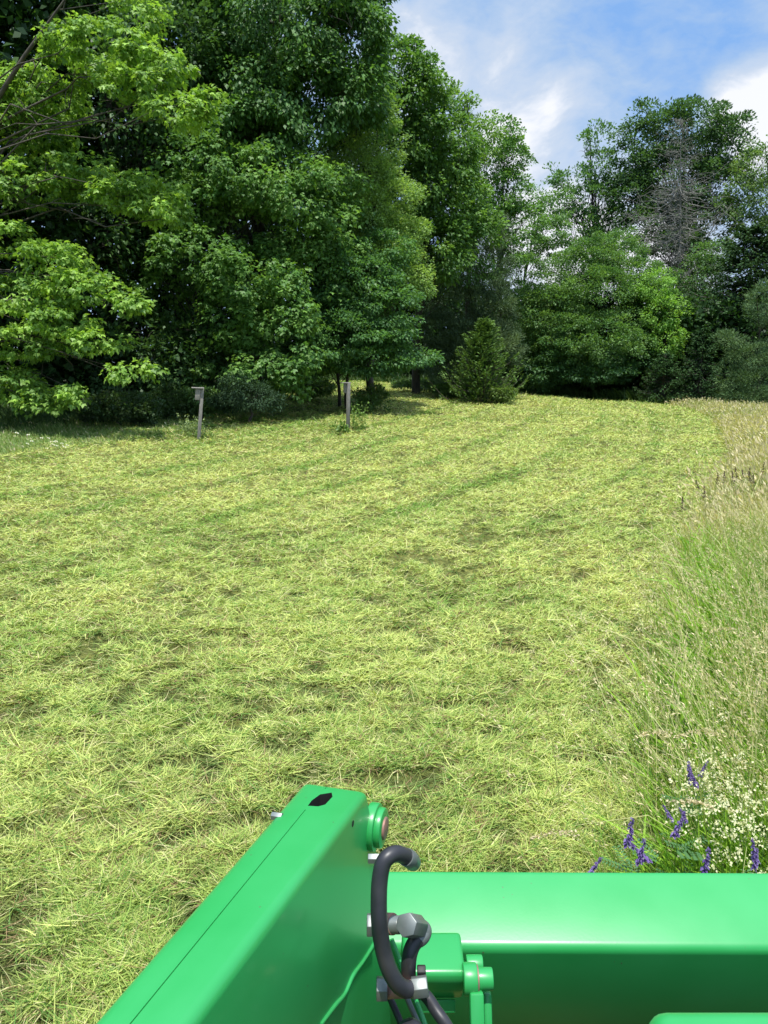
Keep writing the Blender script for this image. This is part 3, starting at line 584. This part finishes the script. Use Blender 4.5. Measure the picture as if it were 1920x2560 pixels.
# ------------------------------------------------------------------ weeds and flowers
def weed(px, py, Y, n, h, name, label, col, cat='weeds', group=None, sp=.25, lf=.07, ground=True):
    Y = gy(px, py) if py > 1050 else Y; b = at(px, py, Y); gz = float(height(b[0], b[1])); ac = Acc()
    root = empty(name, (b[0], b[1], gz), label, cat, group)
    x = b[0] + rng.normal(0, sp, n); y = b[1] + rng.normal(0, sp, n); hh = h * rng.uniform(.5, 1.1, n)
    P = np.stack([x, y, height(x, y)], 1); v, f, pts = ribbons(P, rng.uniform(0, 6.28, n), rng.normal(1.35, .15, n), rng.uniform(0, .5, n), hh, np.full(n, .008), K=3); ac.add(v, f, np.repeat(mixcol([c * .6 for c in col], col, rng.random(n)), 3, 0))
    m_ = 12; s = rng.integers(1, 4, (n, m_)); Q = np.stack(pts, 1)[np.arange(n)[:, None], s].reshape(-1, 3) + rng.normal(0, .02, (n * m_, 3))
    v, f = leaves(Q, rng.normal(0, 1, Q.shape) + np.array([0, 0, .2]), rng.normal(0, .5, Q.shape) + np.array([0, 0, 1]), rng.uniform(.6, 1.3, len(Q)) * lf, .25); ac.add(v, f, mixcol([c * .6 for c in col], col, rng.random(len(Q))))
    o = ac.build('foliage', M_grass, root); return root
weed(478, 1090, 21.4, 60, .55, 'weed_clump', 'pale green weeds at the foot of the left nest box post', (.30, .40, .16), sp=.22)
weed(512, 1096, 21.2, 26, .22, 'weed_clump', 'short weeds just right of the left nest box post', (.25, .38, .10), sp=.25)
weed(893, 1072, 25.7, 34, .75, 'weed_clump', 'tall weeds right beside the second nest box post', (.20, .34, .07), sp=.16)
weed(858, 1085, 25.4, 22, .30, 'weed_clump', 'low broad weeds left of the second nest box post', (.15, .27, .05), sp=.16, lf=.11)
weed(915, 1000, 29, 40, .9, 'weed_clump', 'bramble-like weeds behind the second nest box', (.10, .2, .045), sp=.4, lf=.12)

def stem_mesh(ac, P, az, e0, bend, L, w, col, K=4):
    n = len(P); v, f, pts = ribbons(P, az, e0, bend, L, w, K=K, tip=.6, roll=np.zeros(n)); ac.add(v, f, np.repeat(np.broadcast_to(col, (n, 3)), K, 0))
    v, f, _ = ribbons(P, az, e0, bend, L, w, K=K, tip=.6, roll=np.full(n, 1.4)); ac.add(v, f, np.repeat(np.broadcast_to(col, (n, 3)), K, 0)); return pts
# daisies in the left grass: one flower built, then copied
def daisy_proto():
    root = bpy.data.objects.new('daisy', None); COL.objects.link(root); ac = Acc()
    pts = stem_mesh(ac, np.zeros((1, 3)), np.array([.4]), np.array([1.5]), np.array([.2]), np.array([.5]), np.array([.006]), (.10, .2, .04)); ac.build('stem', M_grass, root)
    T = pts[-1][0]; k = 14; a = np.arange(k) * 6.283 / k; d_ = np.stack([np.cos(a), np.sin(a) * .7, .25 + 0 * a - np.sin(a) * .6], 1); ac = Acc()
    v, f = leaves(np.repeat(T[None], k, 0), d_, np.array([0, -.7, 1.]) + 0 * d_, np.full(k, .046), .26); ac.add(v, f, (.80, .80, .76)); ac.build('petals', M_petal, root)
    bm = bmesh.new(); bmesh.ops.create_uvsphere(bm, u_segments=10, v_segments=6, radius=.009, matrix=Matrix.Translation(Vector(T) + Vector((0, -.004, .006))) @ Matrix.Diagonal((1, 1, .6, 1))); bm_obj('centre', bm, M_yel, root)
    return root
M_yel = pbr('daisy_centre', (.65, .42, .04), .8)
def copy_tree(o, parent=None):
    c = o.copy(); COL.objects.link(c)
    if parent is not None: c.parent = parent
    for ch in [q for q in bpy.data.objects if q.parent == o]: copy_tree(ch, c)
    return c
dpx = [(32, 1086), (60, 1106), (70, 1100), (113, 1092), (95, 1092), (131, 1100), (125, 1108), (134, 1112), (140, 1112), (148, 1118), (153, 1114), (160, 1110), (172, 1122), (40, 1111), (30, 1125), (108, 1118), (20, 1140), (62, 1086), (146, 1106), (128, 1102)]
proto = daisy_proto()
for i_, (px, py) in enumerate(dpx):
    o = proto if i_ == 0 else copy_tree(proto)
    P = at(px, py, 18.6 + (i_ % 5) * .25); gz = float(height(P[0], P[1])); o.location = (P[0], P[1], gz + min(0, P[2] - gz - .5)); o.rotation_euler = (0, 0, random.uniform(-.5, .5)); sc_ = 1.25 * max(.75, min(1.35, (P[2] - gz) / .5)); o.scale = (sc_,) * 3
    tag(o, 'white daisy with a yellow centre in the grass patch at the left edge', 'daisy', 'daisies in the grass at the left edge')

# purple vetch and white bedstraw in the near meadow
def vetch(px, py, label, tilt=0.1, big=1.0):
    z0 = .60; T = dpz(px, py, z0); root = empty('purple_vetch', (T[0] + .04, T[1], .03), label, 'vetch', 'purple vetches in the near meadow'); ac = Acc()
    B = np.array([[T[0] + .04 - tilt * .3, T[1] + .02, .0]]); L = np.array([z0 - .02]); a0 = math.atan2(T[1] - B[0, 1], T[0] - B[0, 0])
    pts = stem_mesh(ac, B, np.array([a0]), np.array([1.52]), np.array([.25]), L, np.array([.004]), (.10, .2, .05))
    # pinnate leaves
    q = np.stack(pts[1:4], 1)[0]
    for p in q:
        for s in range(2):
            a = rng.uniform(0, 6.28); dr = np.array([math.cos(a), math.sin(a), .3]); tt = np.linspace(.015, .09, 8)[:, None]; c0 = p + dr * tt; sd = np.array([-math.sin(a), math.cos(a), 0.])
            for sg in (1, -1):
                v, f = leaves(c0, np.tile(sd * sg + dr * .4, (8, 1)), np.tile([0, 0, 1.], (8, 1)), np.full(8, .022), .2); ac.add(v, f, (.09, .20, .07))
    ac.build('stem', M_grass, root); ac = Acc(); end = pts[-1][0]; ln = .070 * big; k = 46; s = np.linspace(0, 1, k); ax = norm(np.array([[tilt, -.1, .85]]))[0]
    a = rng.uniform(-2.2, 1.0, k) - .6; dr = np.stack([np.cos(a), np.sin(a), np.full(k, -.55)], 1); P = end + ax * (s * ln)[:, None] - np.array([0, 0, .02])
    v, f = leaves(P, dr, rng.normal(0, .4, (k, 3)) + np.array([0, -.5, 1]), (.0145 * (1.1 - .6 * s) * big), .26); ac.add(v, f, mixcol((.12, .07, .27), (.30, .22, .50), np.clip(rng.normal(.5, .3, k), 0, 1)) * (1 - .35 * s[:, None]))
    ac.build('flower_spike', M_petal, root)
VL = [(1600, 2055, 'purple vetch spike, left one of the tallest pair above the green beam', .05, 1.5), (1607, 2085, 'purple vetch spike hanging lowest in the left cluster', .1, 1.3), (1636, 2030, 'bright violet vetch spike at the right of the left cluster', .2, 1.4), (1618, 2018, 'dark budded vetch tip between the pair of the left cluster', -.5, 1.0),
      (1675, 2022, 'single thin dark vetch bud right of the left cluster', -.4, .9), (1482, 2118, 'dark purple vetch leaning left nearest the mown edge', -.8, 1.4), (1478, 2150, 'blue-violet vetch just over the beam nearest the mown edge', .5, 1.1), (1788, 2128, 'upright violet vetch standing over the middle of the beam', .05, 1.5),
      (1881, 2118, 'reddish purple vetch near the right edge above the beam', -.25, 1.3), (1833, 2168, 'vetch tip barely showing over the beam', .1, .9), (1729, 1922, 'purple vetch right side of the cream bedstraw cluster', -.2, 1.3), (1688, 1936, 'purple vetch left side of the cream bedstraw cluster', -.5, 1.2),
      (1717, 1903, 'dark vetch peeping above the cream bedstraw cluster', .3, 1.0), (1917, 2120, 'vetch cut by the right edge of the photo', 0, 1.1)]
for v_ in VL: vetch(*v_)
def bedstraw(px, py, label, R=.06, n=150, h=.60):
    T = dpz(px, py, h); root = empty('bedstraw', (T[0], T[1], .03), label, 'bedstraw', 'cream bedstraws in the near meadow'); ac = Acc(); m_ = 5
    B = np.repeat([[T[0], T[1], 0.]], m_, 0) + rng.normal(0, .015, (m_, 3)) * [1, 1, 0]
    pts = stem_mesh(ac, B, rng.uniform(0, 6.28, m_), np.full(m_, 1.5), rng.uniform(.05, .25, m_), h * rng.uniform(.9, 1.1, m_), np.full(m_, .003), (.16, .26, .07), K=5)
    ac.build('stem', M_grass, root); ac = Acc(); q = np.stack(pts, 1)
    ii = rng.integers(0, m_, n // 8); fr = rng.uniform(.55, 1.02, n // 8); p0 = q[ii, -1] * fr[:, None] + q[ii, 2] * (1 - fr[:, None]) + rng.normal(0, R * .33, (n // 8, 3))
    P = np.repeat(p0, 8, 0) + rng.normal(0, .0075, (len(p0) * 8, 3))
    v, f = leaves(P, rng.normal(0, 1, P.shape) + [0, 0, .6], rng.normal(0, .5, P.shape) + [0, -.5, 1], rng.uniform(.007, .013, len(P)), .42); ac.add(v, f, mixcol((.56, .56, .28), (.78, .76, .52), rng.random(len(P)))); ac.build('blossom', M_petal, root)
BL = [(1705, 1915, 'cream bedstraw tuft around the dark vetches', .06, 300), (1735, 1885, 'small cream bedstraw tip above the vetch cluster', .04, 120), (1800, 1905, 'tall dense cream bedstraw right of the vetch cluster', .06, 420), (1820, 1925, 'cream bedstraw side spray of the tall dense one', .05, 260), (1770, 1930, 'pale bedstraw left of the tall dense one', .04, 160),
      (1765, 1990, 'loose bedstraw below the vetch cluster', .06, 220), (1780, 2020, 'drooping cream bedstraw in the middle of the near meadow', .05, 260), (1870, 1925, 'fine bedstraw spray right of the tall dense one', .06, 220), (1900, 1960, 'bedstraw spray near the right edge', .06, 240), (1880, 2020, 'dense bedstraw low at the right edge', .06, 340),
      (1850, 2060, 'bedstraw over the right end of the beam', .06, 240), (1720, 1990, 'thin bedstraw left of the loose one', .05, 120), (1810, 1720, 'white flower head standing out in the upper meadow', .03, 140), (1700, 2000, 'tiny greenish bedstraw near the left vetches', .04, 90), (1905, 2080, 'lowest bedstraw at the right edge above the beam', .05, 200)]
for px, py, lb, R_, n_ in BL: bedstraw(px, py, lb, R_, int(n_ * .55))

def spike(px, py, z0, name, label, cat, group, col, ln=.09, wid=.012, droop=0., n=60, h=None, tilt=0.):
    T = dpz(px, py, z0); root = empty(name, (T[0], T[1], .03), label, cat, group); ac = Acc()
    bz = float(height(T[0], T[1])); L = np.array([z0 - bz]); B = np.array([[T[0] - tilt * .3, T[1], bz]])
    pts = stem_mesh(ac, B, np.array([0. if tilt >= 0 else math.pi]), np.array([1.5]), np.array([abs(tilt) + .1]), L, np.array([.004 + .0006 * T[1]]), (.30, .32, .12)); ac.build('stem', M_grass, root); ac = Acc()
    end = pts[-1][0]; s = rng.random(n); a0 = 0 if tilt >= 0 else math.pi; sgn = 1 if tilt >= 0 else -1
    P = end + np.stack([sgn * s * ln * (droop + tilt * sgn), rng.normal(0, .003, n), ln * s * (1 - droop) - droop * ln * s ** 2 * .8], 1) + rng.normal(0, wid, (n, 3)) * (1.1 - s[:, None])
    v, f = leaves(P, np.tile([sgn * droop, 0, 1 - droop * 1.4], (n, 1)) + rng.normal(0, .35, (n, 3)), rng.normal(0, 1, (n, 3)), np.full(n, .007 + wid * .9), .22); ac.add(v, f, np.array(col)[None] * rng.uniform(.7, 1.3, (n, 1))); ac.build('seed_head', M_grass, root)
for px, py in ((1882, 1182), (1873, 1192), (1846, 1200), (1862, 1204), (1906, 1203), (1780, 1225), (1796, 1245), (1766, 1212), (1888, 1200), (1738, 1275), (1835, 1208), (1912, 1212)):
    spike(px, py, .86, 'dark_seed_spike', 'dark brown seed spike above the pale straw meadow at the right', 'seed spike', 'dark seed spikes in the pale meadow', (.10, .06, .06), ln=.13, wid=.011, tilt=random.uniform(-.3, .1))
for px, py, tl, lb in ((1745, 1808, -.5, 'large pale drooping grass plume in the green meadow, left of a pair'), (1850, 1806, -.5, 'large pale drooping grass plume in the green meadow, right of a pair'), (1590, 1975, .5, 'straw coloured bent plume leaning over the vetches'), (1525, 2060, -.4, 'low pale plume at the foot of the meadow edge'), (1880, 1560, -.4, 'pale plume higher up by the right edge')):
    spike(px, py, .66, 'grass_plume', lb, 'grass plume', 'big grass plumes', (.66, .56, .36), ln=.15, wid=.007, droop=.6, n=110, tilt=tl)
# ------------------------------------------------------------------ green loader arm, cross beam and hoses of the tractor
def paint():
    m, t, o = newmat('green_paint'); pb = N(t, 'ShaderNodeBsdfPrincipled'); t.links.new(pb.outputs[0], o.inputs[0]); co = N(t, 'ShaderNodeTexCoord')
    nz = N(t, 'ShaderNodeTexNoise'); nz.inputs['Scale'].default_value = 90; nz.inputs['Detail'].default_value = 2; t.links.new(co.outputs['Object'], nz.inputs['Vector'])
    chip = ramp(t, nz.outputs['Fac'], [(.765, (0, 0, 0)), (.78, (1, 1, 1))])
    n2 = N(t, 'ShaderNodeTexNoise'); n2.inputs['Scale'].default_value = 5; n2.inputs['Detail'].default_value = 5; t.links.new(co.outputs['Object'], n2.inputs['Vector'])
    c = mixc(t, ramp(t, n2.outputs['Fac'], [(.35, (0, 0, 0)), (.7, (1, 1, 1))]), (.022, .295, .068), (.030, .32, .084))
    t.links.new(mixc(t, chip, c, (.10, .09, .05)), pb.inputs['Base Color'])
    t.links.new(mathn(t, 'MULTIPLY_ADD', n2.outputs['Fac'], .14, .30), pb.inputs['Roughness']); pb.inputs['Specular IOR Level'].default_value = .55
    pb.inputs['Coat Weight'].default_value = .15; pb.inputs['Coat Roughness'].default_value = .10
    n3 = N(t, 'ShaderNodeTexNoise'); n3.inputs['Scale'].default_value = 160; n3.inputs['Detail'].default_value = 2; t.links.new(co.outputs['Object'], n3.inputs['Vector'])
    b = N(t, 'ShaderNodeBump'); b.inputs['Strength'].default_value = .04; b.inputs['Distance'].default_value = .002; t.links.new(n3.outputs['Fac'], b.inputs['Height']); t.links.new(b.outputs[0], pb.inputs['Normal'])
    return m
M_green = paint()
TR = empty('tractor', (0, 0, 0), 'green tractor with loader arm, cross beam and black hoses at the bottom of the photo', 'tractor')
HA = math.radians(15); AF = np.array([math.sin(HA), math.cos(HA), 0]); AR = np.array([math.cos(HA), -math.sin(HA), 0]); EYE = np.array([0, 0, CAMZ])
A0 = ray(915, 1984) * 1.6; OFF = float(A0 @ AR)
def onside(px, py, off=None):
    r = ray(px, py); o = OFF if off is None else off; p = r * (o / (r @ AR)); return p + EYE
pa = onside(915, 1984); pb_ = onside(480, 2557); dirA = pb_ - pa
ntop = np.cross(dirA, AR); ntop /= np.linalg.norm(ntop); ntop *= np.sign(ntop[2])
def ontop(px, py):
    r = ray(px, py); return EYE + r * (((pa - EYE) @ ntop) / (r @ ntop))
def sz(p): return (p @ AF, p[2])
def wide(s):                                    # the arm widens a little towards the knee
    return float(np.interp(s, [sz(pa + dirA * 1.8)[0], sz(pb_)[0], sz(pa)[0]], [.085, .102, .146]))
def slab(prof, inset=0.0, bev=.018, segs=5):
    bm = bmesh.new(); R_ = []; L_ = []
    for s, z in prof:
        p = AF * s + np.array([0, 0, z]); R_.append(bm.verts.new(p + AR * (OFF - inset))); L_.append(bm.verts.new(p + AR * (OFF - wide(s) + inset)))
    n = len(prof); bm.faces.new(R_); bm.faces.new(L_[::-1])
    side = [bm.faces.new((R_[i], L_[i], L_[(i + 1) % n], R_[(i + 1) % n])) for i in range(n)]
    bm.edges.ensure_lookup_table(); es = [e for e in bm.edges]
    bmesh.ops.bevel(bm, geom=es, offset=bev, segments=segs, affect='EDGES', profile=.5); return bm
RT = pa + dirA * 1.9; K_ = onside(921, 1950)
K_ = K_ - np.array([0, 0, K_[2]]) + np.array([0, 0, pa[2] + (pa[2] - pb_[2]) / (sz(pa)[0] - sz(pb_)[0]) * (sz(K_)[0] - sz(pa)[0])])
W1 = onside(929, 2366); W0 = onside(807, 2551); F1 = onside(950, 2180); F2 = onside(972, 2350)
prof = [sz(RT), sz(K_), sz(F1), sz(F2), sz(W1), sz(W0), (sz(W0)[0] - .25, sz(W0)[1] - .03), (sz(RT)[0], sz(RT)[1] - .20)]
arm = bm_obj('boom_arm', slab(prof), M_green, TR)
def boolean(o, bm, cm=None):
    me = bpy.data.meshes.new('cut'); bmesh.ops.recalc_face_normals(bm, faces=bm.faces); bm.to_mesh(me); bm.free(); me.materials.append(cm or M_green); c = bpy.data.objects.new('cut', me); COL.objects.link(c)
    md = o.modifiers.new('b', 'BOOLEAN'); md.operation = 'DIFFERENCE'; md.solver = 'EXACT'; md.object = c; md.material_mode = 'TRANSFER'
    bpy.context.view_layer.update(); ev = o.evaluated_get(bpy.context.evaluated_depsgraph_get()); nm = bpy.data.meshes.new_from_object(ev); o.modifiers.clear(); o.data = nm
    bpy.data.objects.remove(c); nm.shade_smooth(); nm.set_sharp_from_angle(angle=math.radians(35))
Z1 = lambda u, v: (240 + u * .5787, 1920 + v * .5787)
sl_ = [Z1(*q) for q in ((915, 163), (932, 140), (968, 114), (1018, 106), (1022, 124), (990, 158), (960, 166))]
bm = bmesh.new(); tp = [ontop(*q) for q in sl_]; a_v = [bm.verts.new(p + ntop * .01) for p in tp]; b_v = [bm.verts.new(p - ntop * .08) for p in tp]; n = len(tp)
bm.faces.new(a_v); bm.faces.new(b_v[::-1])
for i in range(n): bm.faces.new((a_v[i], b_v[i], b_v[(i + 1) % n], a_v[(i + 1) % n]))
boolean(arm, bm, M_black)  # slot walls blackened to paint the shade inside the hollow arm
# seam between the two halves of the arm: a thin groove on the top face
def groove(p, q, w=.0011, d=.0022):
    bm = bmesh.new(); p, q = ontop(*p), ontop(*q); x_ = (q - p) / np.linalg.norm(q - p); s_ = np.cross(x_, ntop); vs = []
    for e in (p, q):
        for a, b in ((-w, -d), (w, -d), (w, .004), (-w, .004)): vs.append(bm.verts.new(e + s_ * a + ntop * b))
    for f in ((0, 1, 2, 3), (7, 6, 5, 4), (0, 4, 5, 1), (1, 5, 6, 2), (2, 6, 7, 3), (3, 7, 4, 0)): bm.faces.new([vs[i] for i in f])
    return bm
boolean(arm, groove((764, 2024), (150, 2775))); boolean(arm, groove((813, 1972), (825, 1957)))
sb = bm_obj('slot_shade', (lambda bm: (bm.faces.new([bm.verts.new(p - ntop * .070) for p in tp]), bm)[1])(bmesh.new()), M_black, arm, smooth=False); sb.name = 'slot_shade_plate'  # black sheet painting the darkness inside the hollow arm
# lower boom under the knee
lb = [sz(W0 + np.array([0, 0, .06]) - AF * .05), sz(F1 - AF * .03), sz(F1 - AF * .004), sz(F2 - AF * .004), sz(onside(1005, 2640)), sz(onside(1080, 3100)), sz(onside(1080, 3100) - AF * .25), sz(W0 - AF * .12 - np.array([0, 0, .25]))]
lower = bm_obj('lower_boom', slab(lb, .006, .010, 3), M_green, TR)
def tube_obj(name, pts, r, mat, parent, sides=16, res=14):
    pts = [np.asarray(p, float) for p in pts]; P = [pts[0]] + pts + [pts[-1]]; out = []
    for i in range(1, len(P) - 2):
        for k in range(res):
            t_ = k / res; p0, p1, p2, p3 = P[i - 1:i + 3]
            out.append(.5 * ((2 * p1) + (-p0 + p2) * t_ + (2 * p0 - 5 * p1 + 4 * p2 - p3) * t_ ** 2 + (-p0 + 3 * p1 - 3 * p2 + p3) * t_ ** 3))
    out.append(pts[-1]); out = np.array(out); bm = bmesh.new()
    rr_ = np.full(len(out), r) if np.isscalar(r) else np.interp(np.linspace(0, 1, len(out)), np.linspace(0, 1, len(r)), r)
    # parallel transport frames
    T = norm(np.gradient(out, axis=0)); u = norm(np.cross(T[0], [0.3, .2, .9])[None])[0]; rings = []
    for i in range(len(out)):
        u = u - T[i] * (u @ T[i]); u /= np.linalg.norm(u); v = np.cross(T[i], u)
        rings.append([bm.verts.new(out[i] + (u * math.cos(a) + v * math.sin(a)) * rr_[i]) for a in np.arange(sides) * 2 * math.pi / sides])
    for i in range(len(rings) - 1):
        for s in range(sides): bm.faces.new((rings[i][s], rings[i][(s + 1) % sides], rings[i + 1][(s + 1) % sides], rings[i + 1][s]))
    bm.faces.new(rings[0][::-1]); bm.faces.new(rings[-1]); return bm_obj(name, bm, mat, parent, 50)
wl = [onside(*q) + AR * .001 for q in ((800, 2562), (835, 2515), (860, 2485), (880, 2440), (905, 2405), (929, 2366), (934, 2352))]
tube_obj('weld_bead', wl, [.004, .0052, .0045, .0055, .0045, .005, .003], M_green, arm, 10)
# boss and pin
pc_ = onside(932, 2066)
def rcyl(name, c, o0, o1, r, mat, parent, seg=32, bev=.003, ax=None):
    bm = bmesh.new(); ax = AR if ax is None else ax; cyl(bm, c + ax * o0, c + ax * o1, r, seg, bev=bev); return bm_obj(name, bm, mat, parent, 40)
boss = rcyl('pin_boss', pc_, -.01, .012, .050, M_green, arm, bev=.004)
rcyl('boss_collar', pc_, .006, .026, .042, M_green, boss, bev=.005)
rcyl('pivot_pin', pc_, .0, .031, .024, M_rust, arm, bev=.004)
rcyl('small_hole', onside(882, 2059), -.002, .0006, .0065, M_black, arm, 16, 0)
bl = ontop(694, 2036); bm = bmesh.new(); cyl(bm, bl - AR * .012 - ntop * .004, bl + AR * .01 - ntop * .004, .008, 6, bev=.0015); bm_obj('bolt', bm, M_steel, arm)

# cross beam: a folded box section
BY = [(1.815, .800), (1.622, .722), (1.74, .24), (1.84, .24)]
bm = bmesh.new(); X0, X1 = -.03, 1.75; a_v = [bm.verts.new((X0, y, z)) for y, z in BY]; b_v = [bm.verts.new((X1, y - .012, z)) for y, z in BY]
bm.faces.new(a_v); bm.faces.new(b_v[::-1])
for i in range(4): bm.faces.new((a_v[i], b_v[i], b_v[(i + 1) % 4], a_v[(i + 1) % 4]))
bmesh.ops.bevel(bm, geom=list(bm.edges), offset=.020, segments=6, affect='EDGES', profile=.5)
beam = bm_obj('cross_beam', bm, M_green, TR)
Z2 = lambda u, v: (860 + u * .2652, 2100 + v * .2652)
z2 = lambda u, v, d: dp(*Z2(u, v), d)
# bent bracket on the beam
def prismx(name, pts, u0, u1, mat, parent, bev=.004):
    """pts: (v, depth) outline seen between two columns u0..u1 of the close-up"""
    bm = bmesh.new(); x0 = z2(u0, 1200, 1.52)[0]; x1 = z2(u1, 1200, 1.52)[0]; P = [z2(900, v, d) for v, d in pts]
    a = [bm.verts.new((x0, p[1], p[2])) for p in P]; b = [bm.verts.new((x1, p[1], p[2])) for p in P]; n = len(P); bm.faces.new(a); bm.faces.new(b[::-1])
    for i in range(n): bm.faces.new((a[i], b[i], b[(i + 1) % n], a[(i + 1) % n]))
    bmesh.ops.bevel(bm, geom=list(bm.edges), offset=bev, segments=3, affect='EDGES', profile=.5); return bm_obj(name, bm, mat, parent)
br = prismx('bracket', [(865, 1.66), (1240, 1.555), (1330, 1.555), (1430, 1.575), (1490, 1.61), (1430, 1.70), (1000, 1.76)], 560, 1165, M_green, beam, .009)
prismx('gusset_plate', [(1500, 1.60), (1640, 1.60), (1640, 1.63), (1500, 1.66)], 700, 1090, M_green, br, .005)
e0_ = z2(1120, 1310, 1.55); XA = np.array([1., 0, 0])
eye_ = rcyl('eye_collar', e0_, .0, .028, .030, M_green, beam, ax=XA); rcyl('cylinder_pin', e0_, .02, .060, .021, M_green, beam, bev=.0025, ax=XA); rcyl('pin_washer', e0_, .027, .031, .026, M_rust, beam, ax=XA, bev=.001)
rcyl('back_tube', z2(1150, 1180, 1.62), .0, .035, .020, M_green, beam, ax=XA)
for (u, w_, d_) in ((1245, .020, 1.53), (1345, .012, 1.57)):
    bm = bmesh.new(); p = z2(u, 1420, d_); q = z2(u + 20, 2100, d_ - .03); c = (p + q) / 2; L_ = np.linalg.norm(q - p); rt_ = Vector(q - p).to_track_quat('Z', 'Y').to_matrix()
    box(bm, c, (w_ * 1.4, .03, L_), rt_, bev=.005); bm_obj('linkage_plate', bm, M_green, TR)

# hoses and fittings
def hexa(name, p, q, r, mat, parent, seg=6, bev=.0018, rot=0):
    bm = bmesh.new(); cyl(bm, p, q, r, seg, bev=0)
    bmesh.ops.bevel(bm, geom=list(bm.edges), offset=bev, segments=2, affect='EDGES', profile=.5); return bm_obj(name, bm, mat, parent, 28)
S2 = .2652 * 1.34 / 1923                            # metres per close-up pixel at 1.34 m
h1 = tube_obj('hydraulic_hose', [z2(620, 185, 1.37), z2(570, 150, 1.36), z2(490, 128, 1.345), z2(415, 160, 1.335), z2(362, 240, 1.33), z2(335, 400, 1.325), z2(328, 580, 1.32), z2(332, 760, 1.315), z2(348, 920, 1.315), z2(380, 1080, 1.315), z2(430, 1230, 1.315), z2(500, 1350, 1.315), z2(570, 1402, 1.32), z2(612, 1404, 1.325)], 77 * S2, M_rubber, TR, 24, 10)
h1['label'] = 'long C-shaped black hose'
tube_obj('hose_end', [z2(585, 160, 1.362), z2(620, 180, 1.37), z2(652, 215, 1.39)], [84 * S2, 86 * S2, 78 * S2], M_steel, h1, 24)
rcyl('port_nut', z2(325, 175, 1.44), -.02, .012, 52 * S2, M_steel, TR, 6, .002, XA)
fb = hexa('hose_fitting', z2(640, 1395, 1.345), z2(790, 1375, 1.345), 100 * S2, M_steel, TR); hexa('fitting_nut', z2(305, 1400, 1.36), z2(410, 1400, 1.36), 112 * S2, M_steel, fb)
hexa('fitting_sleeve', z2(400, 1410, 1.37), z2(660, 1400, 1.36), 82 * S2, M_rust, fb, 20)
fc_ = hexa('hose_fitting', z2(585, 800, 1.345), z2(700, 820, 1.39), 112 * S2, M_steel, TR)
hexa('fitting_nut', z2(215, 800, 1.40), z2(275, 800, 1.40), 112 * S2, M_steel, fc_); hexa('fitting_sleeve', z2(400, 790, 1.40), z2(468, 792, 1.39), 100 * S2, M_rust, fc_, 20)
hexa('threaded_end', z2(270, 798, 1.405), z2(530, 800, 1.385), 84 * S2, M_steel, fc_, 24)
tube_obj('elbow', [z2(620, 810, 1.375), z2(700, 815, 1.39), z2(748, 850, 1.395), z2(735, 905, 1.39), z2(690, 945, 1.385)], [78 * S2, 80 * S2, 82 * S2, 80 * S2, 76 * S2], M_steel, fc_, 20)
h2 = tube_obj('hydraulic_hose', [z2(705, 925, 1.385), z2(655, 985, 1.38), z2(622, 1070, 1.375), z2(608, 1180, 1.375), z2(610, 1300, 1.38), z2(640, 1420, 1.39)], 74 * S2, M_rubber, TR, 20)
h2['label'] = 'short black hose below the elbow'
hexa('lock_nut', z2(690, 1235, 1.37), z2(770, 1235, 1.37), 58 * S2, M_grille, TR)
h3 = tube_obj('hydraulic_hose', [z2(700, 1400, 1.40), z2(790, 1490, 1.39), z2(870, 1610, 1.37), z2(960, 1740, 1.35), z2(1080, 1950, 1.31), z2(1200, 2200, 1.27)], 60 * S2, M_rubber, TR, 20)
h3['label'] = 'black hose leading down to the right'
tube_obj('hydraulic_hose', [z2(430, 1480, 1.41), z2(500, 1640, 1.39), z2(560, 1800, 1.37), z2(640, 2050, 1.34)], 34 * S2, M_rubber, TR, 14)
tube_obj('steel_line', [z2(590, 1480, 1.42), z2(650, 1620, 1.41), z2(710, 1760, 1.40), z2(820, 2050, 1.38)], 30 * S2, M_steel, TR, 14)
tube_obj('green_line', [z2(440, 940, 1.47), z2(520, 1140, 1.46), z2(600, 1360, 1.44), z2(720, 1640, 1.42), z2(860, 2050, 1.38)], 34 * S2, M_green, TR, 14)
bm = bmesh.new(); bmesh.ops.create_uvsphere(bm, u_segments=24, v_segments=14, radius=130 * S2, matrix=Matrix.Translation(Vector(z2(630, 1810, 1.34))) @ Matrix.Diagonal((1, 1, .8, 1))); bm_obj('rubber_cap', bm, M_rubber, TR)
# hood with its black front
hx = dpz(1632, 2500, 1.16); bm = bmesh.new(); box(bm, (hx[0] + .33, hx[1] - .638, .878), (.66, 1.36, .48)); bmesh.ops.bevel(bm, geom=list(bm.edges), offset=.035, segments=5, affect='EDGES', profile=.5); hood = bm_obj('hood', bm, M_green, TR)
bm = bmesh.new(); box(bm, (hx[0] + .33, hx[1] + .04, .80), (.54, .03, .34), bev=.01); bm_obj('grille', bm, M_grille, hood)
bm = bmesh.new(); box(bm, (.95, .80, .40), (1.70, .95, .56), bev=.03); bm_obj('chassis_blocker', bm, M_grille, TR)  # unseen oversized dark block, added to darken what the cross beam reflects
